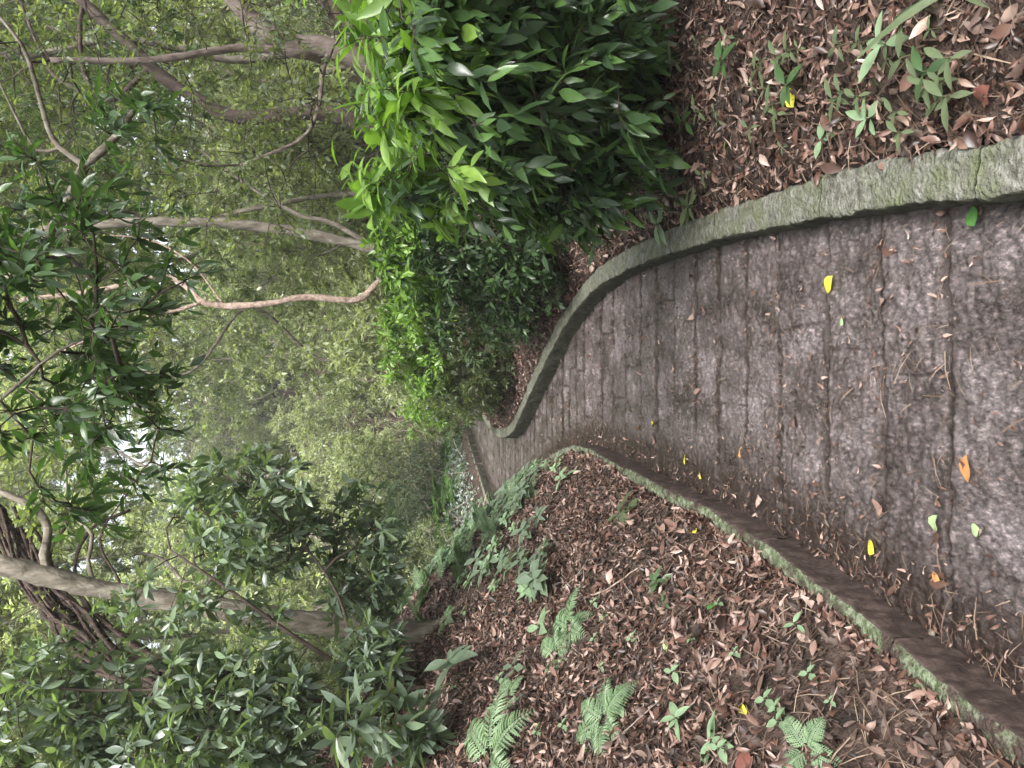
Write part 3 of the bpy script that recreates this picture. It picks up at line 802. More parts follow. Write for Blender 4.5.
# --- grey-green shrub in front of the leaning trunk
sb = hit(425, 690)
print('shrub base', sb)
Ds = sb[1]
plant('shrub', 'tall grey-green shrub with whorled leaves in front of the leaning trunk', 'shrub',
      [([sb - (0, 0, .1), PX(370, 680, Ds), PX(300, 640, Ds), PX(230, 590, Ds + .1), PX(170, 550, Ds + .2)], .02, .008),
       ([sb - (0, 0, .1), PX(380, 700, Ds - .1), PX(280, 700, Ds - .2), PX(180, 690, Ds - .3), PX(80, 690, Ds - .3), PX(10, 680, Ds - .3)], .018, .006),
       ([PX(360, 690, Ds), PX(340, 600, Ds + .2), PX(300, 540, Ds + .3), PX(260, 500, Ds + .3)], .012, .006)],
      [(115, PX(245, 515, Ds + .4), (.45, .4, .58)), (45, PX(190, 640, Ds), (.5, .4, .75)), (170, PX(210, 725, Ds - .2), (.42, .4, 1.0)), (50, PX(30, 710, Ds - .3), (.4, .3, .35)), (70, PX(360, 560, Ds + .6), (.6, .3, .25)), (60, PX(370, 690, Ds), (.5, .3, .2))],
      M['leaf_grey'], M['twig'], M['barkdark'], .12, T_L, 18, k=3, nl=7, ln=.13, rosette=True, trunk_name='stem', ang=1.15, step=.1, up=.8)
# --- young branch of big leaves at the lower left corner (top of frame's left edge)
pb = hit(440, 738)
plant('shrub', 'low shrub with long pale lance-shaped leaves at the bottom left of the bank', 'shrub',
      [([pb - (0, 0, .05), PX(410, 730, pb[1]), PX(370, 720, pb[1] - .1)], .012, .006), ([pb - (0, 0, .05), PX(420, 760, pb[1]), PX(380, 790, pb[1])], .01, .005)],
      [(10, PX(370, 735, pb[1] - .1), (.3, .2, .2)), (6, PX(415, 745, pb[1] - .1), (.14, .15, .07))],
      M['leaf_grey'], M['twiggreen'], M['twiggreen'], .16, T_L, 19, k=2, nl=8, ln=.1, rosette=True, trunk_name='stem', ang=1.0, up=.7)

# --- bushes on the right
rbx = hit(655, 100)
print('right bush base', rbx)
off = lambda tg: tg[:, 0] > XR(tg[:, 1]) + 0.12
Db = rbx[1]
g0 = rbx - (0, 0, .1)
plant('bush', 'leafy bush with broad bright green leaves crowding over the mossy kerb', 'bush',
      [([g0, PX(560, 80, Db - .2), PX(470, 60, Db - .5), PX(410, 40, Db - .7)], .016, .006), ([g0 + (.3, .2, 0), PX(560, 20, Db), PX(450, 0, Db - .3)], .016, .006),
       ([g0 + (-.1, .3, 0), PX(580, 150, Db), PX(500, 160, Db - .2), PX(440, 150, Db - .3)], .014, .005), ([g0 + (.7, -.2, .1), PX(600, -60, Db - .5), PX(480, -80, Db - .6)], .014, .005)],
      [(130, PX(480, 50, Db - .5), (.68, .5, .5)), (110, PX(455, 150, Db - .1), (.58, .4, .42)), (130, PX(590, 60, Db), (.9, .5, .36)), (22, PX(470, 60, Db - .5), (1.0, .7, .75)), (60, PX(480, -60, Db - .6), (.5, .5, .5)), (36, PX(410, 30, Db - .9), (.3, .25, .16)), (60, PX(560, 170, Db), (.35, .3, .22))],
      M['leaf_near'], M['twig'], M['barkdark'], .112, T_N, 20, k=4, nl=6, ln=.19, trunk_name='stem', droop=.5, shell=.25, step=.09, keep=off, young=lambda t: np.clip((t[:, 2] - 1.3) / .45, 0, .8))
rb2 = PX(560, 245, 6.8); rb2[2] = ground_z(rb2[0:1], rb2[1:2])[0] - .08
plant('bush', 'dense small-leaved bush behind the broad-leaved one, above the kerb bend', 'bush',
      [([rb2, PX(500, 250, 6.8), PX(440, 255, 6.7)], .03, .01), ([rb2 + (.4, .2, 0), PX(500, 200, 7), PX(420, 190, 7)], .025, .01), ([rb2 + (-.2, .6, 0), PX(500, 310, 7.6), PX(430, 310, 7.5)], .02, .008)],
      [(420, PX(480, 240, 6.8), (1.05, .75, .78)), (120, PX(420, 230, 6.6), (.8, .6, .35)), (260, PX(465, 310, 7.8), (.75, .6, .78))],
      M['leaf_bush'], M['twig'], M['barkdark'], .075, T_M, 21, k=5, nl=7, ln=.15, trunk_name='stem', droop=.25, keep=off, young=lambda t: np.clip((t[:, 2] - 1.3) / .6, 0, .6))
rb3 = PX(500, 350, 10.0); rb3[2] = ground_z(rb3[0:1], rb3[1:2])[0] - .08
plant('bush', 'light green bush with tiny leaves spilling over the inside of the bend', 'bush',
      [([rb3, PX(460, 350, 10), PX(420, 345, 10)], .03, .01), ([rb3 + (.5, .3, 0), PX(450, 310, 10.2), PX(410, 300, 10)], .025, .01), ([rb3 + (-.3, .9, 0), PX(450, 385, 11), PX(420, 390, 11)], .02, .008)],
      [(420, PX(455, 340, 10.2), (.95, .8, .85)), (200, PX(455, 385, 11.4), (.6, .7, .7)), (100, PX(410, 330, 10), (.8, .6, .4)), (120, PX(435, 410, 13), (.5, .8, .65))],
      M['leaf_mid'], M['twig'], M['barkdark'], .07, T_M, 22, k=5, nl=7, ln=.15, trunk_name='stem', droop=.2, keep=lambda t: t[:, 0] > XR(t[:, 1]) + 0.05, young=lambda t: np.clip((t[:, 2] - 1.0) / .8, 0, .6))
rb4 = PX(640, -40, 4.9); rb4[2] = ground_z(rb4[0:1], rb4[1:2])[0] - .08
plant('bush', 'dark undergrowth bush at the far right behind the leaf litter', 'bush',
      [([rb4, PX(560, -30, 5), PX(460, -20, 5)], .03, .01), ([rb4 + (.3, .3, 0), PX(560, -110, 5), PX(450, -120, 5)], .025, .01)],
      [(160, PX(520, 0, 5.4), (1.2, .6, .75)), (80, PX(600, 100, 5.6), (.8, .5, .4)), (50, PX(690, -40, 4.2), (.4, .4, .2))],
      M['leaf_dark'], M['twig'], M['barkdark'], .085, T_M, 23, k=4, nl=6, ln=.15, trunk_name='stem', droop=.25, keep=off)

# ------------------------------------------------------------------ background shrubs and trees
def proto_shrub(name, label, cat, group, rad, n, leafmat, size, seed, k=5, nl=7, h=None, tpl=T_S, bark='bark', trunk=None):
    c = np.array((0, 0, rad[2] * 0.85 + (trunk or 0)))
    limbs = []
    rg = np.random.default_rng(seed)
    if trunk:
        limbs.append(([(0, 0, -.3), (rg.normal(0, .3), rg.normal(0, .3), trunk * .25), (rg.normal(0, .5), rg.normal(0, .4), trunk * .5), (rg.normal(0, .6), rg.normal(0, .4), trunk * .75), (rg.normal(0, .3), rg.normal(0, .3), trunk), (rg.normal(0, .4), 0, trunk + rad[2])], .055, .02))
    else:
        for q in range(3):
            limbs.append(([(0, 0, -.2), (rg.normal(0, .25) * rad[0], rg.normal(0, .25) * rad[1], rad[2] * .5), (rg.normal(0, .4) * rad[0], rg.normal(0, .4) * rad[1], rad[2] * 1.2)], .03, .01))
    return plant(name, label, cat, limbs, [(n, c, rad), (n // 3, c + (rad[0] * .5, 0, rad[2] * .4), np.array(rad) * .6), (n // 3, c + (-rad[0] * .5, rad[1] * .2, -rad[2] * .1), np.array(rad) * .6)] + ([(n // 4, (0, 0, trunk * .55), (rad[0] * .5, rad[1] * .5, trunk * .4))] if trunk else []),
                 leafmat, M['bark'], M[bark], size, tpl, seed, k=k, nl=nl, ln=.22, group=group, step=.2, trunk_name='trunk' if trunk else 'stem', tw=.003, rt=.004)

FG = 'yellow-green shrubs covering the far hillside'
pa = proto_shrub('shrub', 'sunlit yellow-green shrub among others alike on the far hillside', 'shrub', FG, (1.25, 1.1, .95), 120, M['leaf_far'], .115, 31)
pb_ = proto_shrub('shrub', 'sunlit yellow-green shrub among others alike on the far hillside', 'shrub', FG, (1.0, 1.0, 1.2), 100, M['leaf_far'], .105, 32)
DG = 'mid-green shrubs of the undergrowth beyond the bend'
pc = proto_shrub('shrub', 'mid-green undergrowth shrub beyond the bend of the path', 'shrub', DG, (1.1, 1.0, .75), 120, M['leaf_mid'], .07, 33)
pd = proto_shrub('shrub', 'mid-green undergrowth shrub beyond the bend of the path', 'shrub', DG, (.9, .9, .9), 110, M['leaf_bush'], .065, 34)
TG = 'slim background trees on the far hillside'
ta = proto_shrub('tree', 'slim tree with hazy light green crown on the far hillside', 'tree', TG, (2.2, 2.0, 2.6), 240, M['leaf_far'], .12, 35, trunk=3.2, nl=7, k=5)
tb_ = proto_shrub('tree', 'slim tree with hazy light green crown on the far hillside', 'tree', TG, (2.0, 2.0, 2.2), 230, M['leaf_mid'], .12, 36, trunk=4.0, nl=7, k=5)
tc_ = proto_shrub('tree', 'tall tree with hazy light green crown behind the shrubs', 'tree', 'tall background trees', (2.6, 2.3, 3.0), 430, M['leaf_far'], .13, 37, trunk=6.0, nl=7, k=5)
td_ = proto_shrub('tree', 'tall tree with hazy light green crown behind the shrubs', 'tree', 'tall background trees', (2.4, 2.3, 2.6), 420, M['leaf_mid'], .12, 38, trunk=5.5, nl=7, k=5)
def gz(x, y): return float(ground_z(np.array([x]), np.array([y]))[0])
placed = set()
def scatter(protos, spots, rg, smin=.8, smax=1.25, sink=.1, label=None, group=None):
    for i, (x, y) in enumerate(spots):
        p = protos[i % len(protos)]
        loc = (x, y, gz(x, y) - sink); rz = rg.uniform(0, 6.28); sc = rg.uniform(smin, smax)
        if p.name not in placed:
            placed.add(p.name); p.location = loc; p.rotation_euler = (0, 0, rz); p.scale = (sc,) * 3
        else:
            c = copy_tree(p, None, loc, rz, sc)
            if label: c['label'] = label; c['group'] = group
rg = np.random.default_rng(99)
spots = []
for Y in np.concatenate([np.arange(17, 56, 3.0), [61, 68, 77]]):
    half = Y * 0.56 + 1.5
    for X in np.arange(-half, half, 2.4 + (Y - 17) * .055):
        x = X + rg.normal(0, .6); y = Y + rg.normal(0, .8)
        if -1.6 + XL(y) < x < XR(y) + 1.4 and y < 33: continue
        if x > XR(y) and y < 33 and x < 0: continue
        spots.append((x, y))
near_s = [s for s in spots if s[1] < 22]; far_s = [s for s in spots if s[1] >= 22]
rg.shuffle(far_s)
# undergrowth just beyond the bend
for Y in np.arange(13.2, 27, 1.7):
    for X in np.arange(XL(Y) - 1.9, -Y * .5 - 1, -1.7):
        near_s.append((X + rg.normal(0, .35), Y + rg.normal(0, .4)))
# the darker undergrowth of the near left slope
slope_s = []
for x, y in [(-5.2, 13.5), (-4.1, 12.4), (-6.8, 12), (-5.6, 10.2), (-4.4, 10.6), (-7, 9), (-4.3, 16.4), (-6.2, 17), (-8.2, 14.5), (-4.6, 8.6), (-5.6, 7.2), (-3.9, 7.2), (-3.2, 8.6), (-4.6, 5.6), (-3.4, 5.9)]:
    slope_s.append((x, y))
near_s += [(-3.6, 14.6), (-4.4, 15.4), (-3.9, 16.6), (-5.0, 14.2), (-4.8, 17), (-3.7, 18.4), (-5.6, 15.8), (-3.3, 20), (-4.6, 19.2), (-2.8, 22)]
scatter([pc, pd], near_s, rg, .65, 1.1)
scatter([pc, pd], slope_s, rg, .65, 1.1, .1, 'mid-green undergrowth shrub on the slope behind the leaning trunk at left', 'undergrowth shrubs on the left slope')
scatter([pa, pb_], far_s, rg, 1.0, 1.7)
scatter([pa, pb_], [(1.3, 15.0), (2.8, 15.5), (.6, 17.6), (2.2, 18.2), (4.3, 14.2), (5.6, 17), (4, 19.5), (6.5, 13)], rg, .9, 1.4, .1, 'yellow-green shrub on the inside of the bend behind the right bushes', 'yellow-green shrubs inside the bend')
tsp = []
for Y in (19, 24, 29, 35, 42, 50):
    half = Y * 0.6
    for X in np.arange(-half, half, 4.6 + (Y - 19) * .06):
        x = X + rg.normal(0, 1.0); y = Y + rg.normal(0, 1.2)
        if XL(y) - 1 < x < XR(y) + 1.0 and y < 33: continue
        tsp.append((x, y))
rg.shuffle(tsp)
tsp = tsp[:20]
scatter([ta, tb_], tsp, rg, .9, 1.5, .2)
scatter([tc_, td_], [(1.0, 16.5), (3.2, 13.0), (-3.6, 15.8), (5.2, 11.5), (-7.5, 8.5), (-6.6, 11.5), (-8.5, 14.5), (-5.0, 17.5), (-10.5, 19), (6.5, 16), (9, 20), (3.0, 19.5), (-14, 27)], rg, .9, 1.15, .2)
scatter([tc_, td_], [(-22, 36), (-16, 40), (-10, 37), (-4, 41), (2, 38), (8, 42), (14, 38), (20, 41), (-13, 30), (11, 31), (-19, 31), (17, 30), (-7, 45), (5, 47), (-26, 44), (24, 46), (0, 50), (-15, 50), (14, 52)], rg, 1.7, 2.1, .3)
scatter([tc_, td_], [(x, 62 + (i % 3) * 6) for i, x in enumerate(np.arange(-44, 45, 6.5))], rg, 1.9, 2.4, .3)
print('bg', len(near_s), len(far_s), len(tsp))

scatter([tc_, td_], [(-5.5, -2.5), (4.6, -2.0), (4.8, 3.2), (-5.2, 2.2), (0.5, -6.5)], rg, .9, 1.15, .2, 'unseen tall tree added to shade the near end of the path', 'unseen tall trees added over the near end of the path')  # out of view, added to keep light off the near path
# ------------------------------------------------------------------ litter and ground stuff
def gnormal(X, Y, e=0.03):
    z0 = ground_z(X, Y); zx = ground_z(X + e, Y); zy = ground_z(X, Y + e)
    return nrm(np.stack([-(zx - z0) / e, -(zy - z0) / e, np.ones_like(z0)], -1)), z0

def litter(name, n, area, size, mat, rg, lift=.02, tpls=(T_D, T_D2), label=None, cat=None, tilt=.35, wv=(.6, 1.2), weight=None, flat=None):
    x0, x1, y0, y1 = area[:4]
    u = rg.random(n)
    Y = y0 + (y1 - y0) * u ** 1.5
    X = rg.uniform(x0, x1, n)
    ok = area[4](X, Y)
    X, Y = X[ok], Y[ok]
    if weight is not None:
        kp = rg.random(len(X)) < weight(X, Y); X, Y = X[kp], Y[kp]
    if flat is None: Nn, Z = gnormal(X, Y)
    else: Z = np.full(len(X), flat); Nn = np.tile((0., 0., 1.), (len(X), 1))
    D = rg.normal(0, 1, (len(X), 3)); D = nrm(D - Nn * (D * Nn).sum(1, keepdims=True) + Nn * rg.normal(0, tilt, (len(X), 1)))
    U = nrm(Nn + rg.normal(0, tilt, Nn.shape))
    P = np.stack([X, Y, Z], -1) + Nn * (rg.random(len(X)) ** 1.5 * lift + .003)[:, None]
    S = size * rg.uniform(.45, 1.25, len(X)); W = rg.uniform(*wv, len(X))
    P = P - D * S[:, None] * .5
    b = Buf(); h = len(X) // 2
    V, F = place(tpls[0], P[:h], D[:h], U[:h], S[:h], W[:h]); b.add(V, F)
    V, F = place(tpls[1], P[h:], D[h:], U[h:], S[h:], W[h:]); b.add(V, F)
    o = b.build(name, mat)
    tag(o, label, cat, kind='stuff')
    return o
is_l = lambda X, Y: (X < XL(Y) - .05)
is_r = lambda X, Y: (X > XR(Y) + KW * .85)
soilpatch = lambda X, Y: np.clip(.72 + 1.6 * fbm(X * 1.3, Y * 1.3, 40, 3), .12, 1)
rg = np.random.default_rng(5)
litter('leaf_litter', 80000, (-5.0, -.3, .9, 13, is_l), .045, M['litter'], rg, .03, wv=(.25, .9), label='slivers and curls of brown dead leaf over the left bank', cat='leaf litter', weight=soilpatch, tilt=.5)
litter('leaf_litter', 60000, (-5.0, -.3, .9, 13, is_l), .062, M['litter'], rg, .035, label='brown dead leaves covering the left bank', cat='leaf litter', weight=soilpatch, tilt=.4)
litter('leaf_litter', 34000, (-4.0, -.3, .9, 8, is_l), .05, M['litter_dark'], rg, .012, label='dark rotted leaf scraps between the dead leaves on the left bank', cat='leaf litter', tilt=.25)
litter('leaf_litter', 45000, (-1.2, 4.5, 1.0, 17, is_r), .045, M['litter'], rg, .03, wv=(.25, .9), label='slivers and curls of brown dead leaf right of the mossy kerb', cat='leaf litter', tilt=.5)
litter('leaf_litter', 42000, (-1.2, 4.5, 1.0, 17, is_r), .062, M['litter'], rg, .035, label='brown dead leaves lying to the right of the mossy kerb', cat='leaf litter', weight=lambda X, Y: np.clip(1.0 + .9 * fbm(X * 1.3, Y * 1.3, 43, 3), .3, 1), tilt=.45)
litter('leaf_litter', 16000, (0.4, 4.0, 1.0, 8, is_r), .05, M['litter_dark'], rg, .012, label='dark rotted leaf scraps right of the mossy kerb', cat='leaf litter', tilt=.25)
for ar in ((-5.0, -.3, .9, 13, is_l), (-1.0, 4.5, 1.0, 14, is_r)):
    litter('leaf_litter', 3600, ar, .085, M['litter'], rg, .04, (T_N, T_D), label='larger flat dead leaves lying on top of the litter ' + ('of the left bank' if ar[4] is is_l else 'right of the kerb'), cat='leaf litter', wv=(.8, 1.7), tilt=.3)
T_ND = (np.array([(0, .012, 0), (0, -.012, 0), (.5, .012, .05), (.5, -.012, .05), (1, .006, -.03), (1, -.006, -.03)], float), np.array([(0, 1, 3), (0, 3, 2), (2, 3, 5), (2, 5, 4)]))
litter('needles', 22000, (-4.5, -.3, .9, 10, is_l), .10, M['needle'], rg, .03, (T_ND, T_ND), 'fine dry stalks and needles strewn over the left bank', 'needles', tilt=.2, wv=(.8, 1.8))
litter('needles', 10000, (0.4, 4.0, 1.0, 9, is_r), .10, M['needle'], rg, .03, (T_ND, T_ND), 'fine dry stalks strewn over the leaves right of the kerb', 'needles', tilt=.2, wv=(.8, 1.8))
on_p = lambda X, Y: (X > XL(Y) + .01) & (X < XR(Y) - .01)
def jw(X, Y):
    d = np.abs(Y[:, None] - ROWS[None]).min(1)
    lft = np.clip(1 - (X - XL(Y)) / .35, 0, 1)
    return np.clip(.10 + .6 * (d < .035) + .8 * lft ** 1.8 + .25 * (vn(X * 3, Y * 3, 60) > .2), 0, 1)
litter('leaf_scraps', 26000, (-2.4, 1.2, 1.2, 16, on_p), .026, M['litter'], rg, .006, label='small dead leaf scraps lying on the path and in its joints', cat='debris', weight=jw, tilt=.18, flat=.008)
litter('needles', 14000, (-1.8, 1.2, 1.2, 11, on_p), .055, M['needle'], rg, .004, (T_ND, T_ND), 'thin dry needles and stalks on the stone path', 'needles', weight=jw, tilt=.04, wv=(.8, 2.0), flat=.008)
litter('leaf_litter', 2600, (-1.9, .0, 1.2, 7, lambda X, Y: (X > XL(Y) + .0) & (X < XL(Y) + .10)), .04, M['litter'], rg, .012, label='thin drift of dead leaves along the foot of the dark left kerb', cat='leaf litter', tilt=.3, flat=.002)
litter('leaf_scraps', 700, (-1.6, 1.2, 1.2, 9, on_p), .060, M['litter'], rg, .006, (T_N, T_D2), 'dead leaves lying here and there on the stone path', 'debris', weight=jw, tilt=.12, flat=.011, wv=(.8, 1.7))
litter('needles', 1000, (-1.6, 1.2, 1.2, 9, on_p), .10, M['needle'], rg, .006, (T_ND, T_ND), 'broken twigs lying on the stone path', 'twigs', weight=jw, tilt=.03, flat=.010, wv=(.9, 1.9))
# leaves that spill over the left kerb top
litter('leaf_litter', 60000, (-2.5, -.3, .9, 12, lambda X, Y: (X < XL(Y) - .055 + .06 * vn(X * 0, Y * 4, 9)) & (X > XL(Y) - .25)), .06, M['litter'], rg, .015, label='dead leaves spilling over the top of the left kerb', cat='leaf litter', tilt=.35, flat=.142)

# silvery ground plants beyond the far kerb
def cover(name, n, area, size, mat, rg, label, cat, hgt, tpl=T_M, per=5):
    X = rg.uniform(area[0], area[1], n); Y = rg.uniform(area[2], area[3], n)
    ok = area[4](X, Y); X, Y = X[ok], Y[ok]
    Z = ground_z(X, Y) + hgt * rg.random(len(X)) * (.4 + 1.2 * (vn(X * 1.2, Y * 1.2, 70) + .5))
    P = np.stack([X, Y, Z], -1)
    D = nrm(rg.normal(0, 1, P.shape) * (1, 1, .5)); U = nrm(np.array((0, 0, 1.)) + rg.normal(0, .4, P.shape) - (0, .3, 0))
    V, F = place(tpl, P, D, U, size * rg.uniform(.6, 1.3, len(P)), rg.uniform(.9, 1.4, len(P)))
    o = mesh(name, V, F, mat); tag(o, label, cat, kind='stuff'); return o
beyond = lambda X, Y: (X < XL(Y) - .26)
cover('ground_cover', 40000, (-5.2, 3.0, 12.6, 33, lambda X, Y: beyond(X, Y) & (X > XL(Y) - 1.5 + vn(X, Y * .7, 80))), .095, M['leaf_ivy'], rg, 'silvery grey-green ground plants beyond the far kerb', 'ground cover', .25)
cover('ground_cover', 14000, (-14, 12, 13, 34, lambda X, Y: beyond(X, Y)), .11, M['leaf_mid'], rg, 'low green ground plants over the slope beyond the bend', 'ground cover', .45, T_S)
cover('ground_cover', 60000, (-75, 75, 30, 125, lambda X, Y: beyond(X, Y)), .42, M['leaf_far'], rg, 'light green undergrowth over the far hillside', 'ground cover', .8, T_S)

T_ST = (np.array([(0, .01, 0), (0, -.01, 0), (.35, .008, .06), (.35, -.008, .06), (.7, .006, .05), (.7, -.006, .05), (1, .002, -.04), (1, -.002, -.04)], float), np.array([(0, 1, 3), (0, 3, 2), (2, 3, 5), (2, 5, 4), (4, 5, 7), (4, 7, 6)]))
def thicket(n, area, L, rg, label):
    X = rg.uniform(area[0], area[1], n); Y = rg.uniform(area[2], area[3], n)
    ok = beyond(X, Y); X, Y = X[ok], Y[ok]
    P = np.stack([X, Y, ground_z(X, Y)], -1)
    D = nrm(rg.normal(0, .8, P.shape) + (0, -.2, .8)); U = nrm(rg.normal(0, 1, P.shape))
    V, F = place(T_ST, P, D, U, L * rg.uniform(.4, 1.3, len(P)), rg.uniform(.7, 1.6, len(P)))
    tag(mesh('dry_stems', V, F, M['needle_pale']), label, 'stems', kind='stuff')
thicket(5000, (-9, 4, 13, 33), .7, rg, 'tangle of fine dry brown stems on the slope beyond the bend')
thicket(12000, (-16, 16, 26, 44), 1.6, rg, 'tangle of pale dry stems over the far hillside')

# ------------------------------------------------------------------ ferns
def frame_at(loc):
    n_, _ = gnormal(loc[0:1], loc[1:2], .1)
    ez = nrm(n_[0] * .8 + np.array((.05, -.25, .45)))       # plants on a bank lean out to the light
    ex = nrm(np.cross((0., 1., 0.), ez)); return ez, ex, np.cross(ez, ex)
def make_fern(label, loc, rg, nf=6, L=.35, mat='fern', group=None, lean=None):
    root = empty('fern', loc, label, 'fern', group)
    loc = np.asarray(loc, float)
    ez, ex, ey = frame_at(loc)
    for i in range(nf):
        th = (i / nf) * 6.28 + rg.normal(0, .35) if lean is None else lean + rg.normal(0, .9)
        l = L * rg.uniform(.7, 1.15)
        n = 20
        t = np.linspace(0, 1, n)
        el = rg.uniform(.3, .75)
        h = ex * math.cos(th) + ey * math.sin(th)
        P = loc + h * (t * l * math.cos(el * .8))[:, None] + ez * (l * (math.sin(el) * t - .45 * t ** 2.2))[:, None] + ez * .02
        b = Buf(); tube(b, P, np.linspace(.0016, .0005, n) * (L / .35), 3)
        T = nrm(np.gradient(P, axis=0)); sd = nrm(np.cross(T, ez))
        k = np.arange(3, n)
        for s in (1, -1):
            ww = .30 * l * np.sin(np.clip((t[k] * 1.02), 0, 1) ** .7 * math.pi) ** .7 * (1 - .35 * t[k]) + .01
            D = nrm(sd[k] * s + T[k] * .45 + rg.normal(0, .06, (len(k), 3)) + ez * -.08)
            # each pinna is cut into little lobes along its own axis
            for q in range(5):
                f = q / 5
                B = P[k] + D * (ww * f)[:, None]
                for s2 in (1, -1):
                    dd = nrm(D * .75 + T[k] * s2 * .8)
                    V, F = place(T_S, B, dd, nrm(np.cross(sd[k], T[k]) + rg.normal(0, .12, D.shape)), ww * .17 * (1 - f * .7) + .002, 1.1)
                    b.add(V, F)
            V, F = place(T_S, P[k], D, nrm(np.cross(sd[k], T[k])), ww * 1.02, .30)
            b.add(V, F)
        b.build('frond', M[mat], root)
    return root
rg = np.random.default_rng(21)
def at(x, y, s=0.0):
    p = hit(x, y).copy(); p[2] -= s; return p
ferns = [
    ('small upright fern in the middle of the leaf-strewn bank', 575, 545 + 85, 6, .26),
    ('bright feathery fern on the bare soil patch of the bank', 560, 655, 6, .22),
    ('wide bushy fern lowest on the bank near the bottom edge', 610, 722, 8, .20),
    ('fern with one long frond at the bottom edge of the picture', 495, 762, 5, .36),
    ('tiny fern sprouting beside the foot of the leaning trunk', 448, 622, 5, .17),
    ('small dark fern close to the left kerb among dead leaves', 812, 752, 4, .12),
    ('little fern with drooping fronds between two leafy seedlings', 512, 700, 5, .20),
]
for lb, x, y, nf, L in ferns:
    make_fern(lb, at(x, y), rg, nf, L)
# ferns massed beyond the spur of the bank and on the slope above the bend
FD = 'dark green ferns massed on the slope beyond the bend'
f0 = make_fern('dark green fern among many on the slope beyond the bend', (-3.8, 14.0, gz(-3.8, 14.0)), rg, 9, 1.1, 'fern_dark', FD)
f1 = make_fern('dark green fern among many on the slope beyond the bend', (-4.6, 13.0, gz(-4.6, 13.0)), rg, 10, 1.0, 'fern_dark', FD)
for i in range(46):
    y = rg.uniform(12.5, 24); x = XL(y) - rg.uniform(.9, 3.0)
    copy_tree(f0 if i % 2 else f1, None, (x, y, gz(x, y)), rg.uniform(0, 6.28), rg.uniform(.7, 1.2))
FL = 'pale ferns along the crest of the left bank'
f2 = make_fern('pale fern on the crest of the bank beside the bend', at(470, 545), rg, 7, .34, 'fern', FL)
for i in range(44):
    y = rg.uniform(6.8, 11.0); x = XL(y) - rg.uniform(.3, 2.4)
    copy_tree(f2, None, (x, y, gz(x, y)), rg.uniform(0, 6.28), rg.uniform(.7, 1.3))

# ------------------------------------------------------------------ seedlings
def seedling(label, base, rg, n=6, L=.09, h=.14, mat='leaf_grey', tpl=T_N, name='seedling', cat='seedling', lean=(0, 0), group=None, flat=.55):
    base = np.asarray(base, float)
    root = empty(name, base, label, cat, group)
    ez, ex, ey = frame_at(base); L = L * 1.35
    top = base + ez * h + ey * 0 + (lean[0], lean[1], .02)
    Q = spline([base - (0, 0, .02), base + (lean[0] * .3, lean[1] * .3, h * .6), top], .02)
    b = Buf(); tube(b, Q, np.linspace(.003, .0015, len(Q)), 5); b.build('stem', M['twiggreen'], root)
    for i in range(n):
        th = i * 2.4 + rg.normal(0, .3)
        f = 1 - .45 * (i / max(1, n - 1)) * rg.uniform(.6, 1)
        p = base + (top - base) * f
        D = ex * math.cos(th) + ey * math.sin(th) + ez * flat * rg.uniform(-.2, .8)
        V, F = place(T_N if tpl is None else tpl, p[None], D[None], (ez + rg.normal(0, .2, 3))[None], L * rg.uniform(.7, 1.2), rg.uniform(.95, 1.35))
        mesh('leaf', V, F, M[mat], root)
    return root
seeds = [
    ('broad-leaved seedling with six grey-green leaves near the leaning trunk', 470, 672, 7, .15, .16, 'leaf_grey'),
    ('seedling with three pale oval leaves in the middle of the bank', 553, 632, 4, .11, .08, 'fern'),
    ('small narrow-leaved seedling beside the pale three-leaved one', 578, 610, 6, .07, .05, 'leaf_grey'),
    ('dark five-leaved seedling beside a dead stick on the bank', 668, 585, 6, .055, .06, 'leaf_bush'),
    ('tiny dark seedling below the five-leaved one', 672, 605, 4, .04, .03, 'leaf_bush'),
    ('pale seedling with pointed leaves at the bottom of the bank', 690, 722, 5, .06, .05, 'fern'),
    ('drooping broad-leaved seedling at the bottom edge of the bank', 722, 742, 5, .07, .03, 'fern'),
    ('small green sprout between dead leaves close to the left kerb', 803, 628, 3, .035, .03, 'fern'),
    ('narrow-leaved seedling halfway up the bank', 525, 672, 6, .08, .07, 'leaf_grey'),
    ('seedling with strap-like bright leaves beside the path corner', 625, 515, 6, .12, .03, 'leaf_mid'),
    ('low seedling at the tip of the bank by the path corner', 568, 480, 6, .10, .06, 'fern'),
    ('heart-leaved seedling leaning over the path beyond the bank', 520, 500, 4, .13, .12, 'leaf_mid'),
    ('tuft of small leaves on the bank top near the bend', 545, 520, 7, .09, .06, 'leaf_grey'),
    ('speckled pale sprout in the litter right of the kerb', 880, 118, 5, .055, .03, 'fern'),
    ('bright narrow sprout right of the kerb near the long blades', 905, 45, 4, .07, .06, 'fern'),
    ('leafy sprout at the edge of the dark bush, right of the kerb', 805, 85, 7, .055, .06, 'leaf_bush'),
    ('small sprout leaning out of the litter in the right corner', 945, 70, 4, .06, .05, 'leaf_bush'),
    ('sprout with two curved leaves in the right-hand litter', 830, 140, 3, .06, .02, 'fern'),
    ('row of little leaves behind the mossy kerb near the bush', 700, 205, 7, .08, .05, 'leaf_mid'),
    ('small leafy sprout growing against the back of the mossy kerb', 668, 222, 6, .09, .06, 'fern'),
    ('tall dark sprout beneath the broad-leaved bush', 745, 60, 7, .06, .10, 'leaf_dark'),
    ('sprig of dull leaves in front of the dark undergrowth', 700, 120, 7, .06, .08, 'leaf_dark'),
]
for lb, x, y, n, L, h, mt in seeds:
    seedling(lb, at(x, y), rg, n, L, h, mt, T_L if 'narrow' in lb or 'strap' in lb else T_N)
BG = 'leafy ground plants round the tip of the bank'
b0 = seedling('small leafy ground plant among others alike round the tip of the bank', at(520, 530), rg, 11, .045, .06, 'fern', T_M, 'ground_plant', 'plant', group=BG)
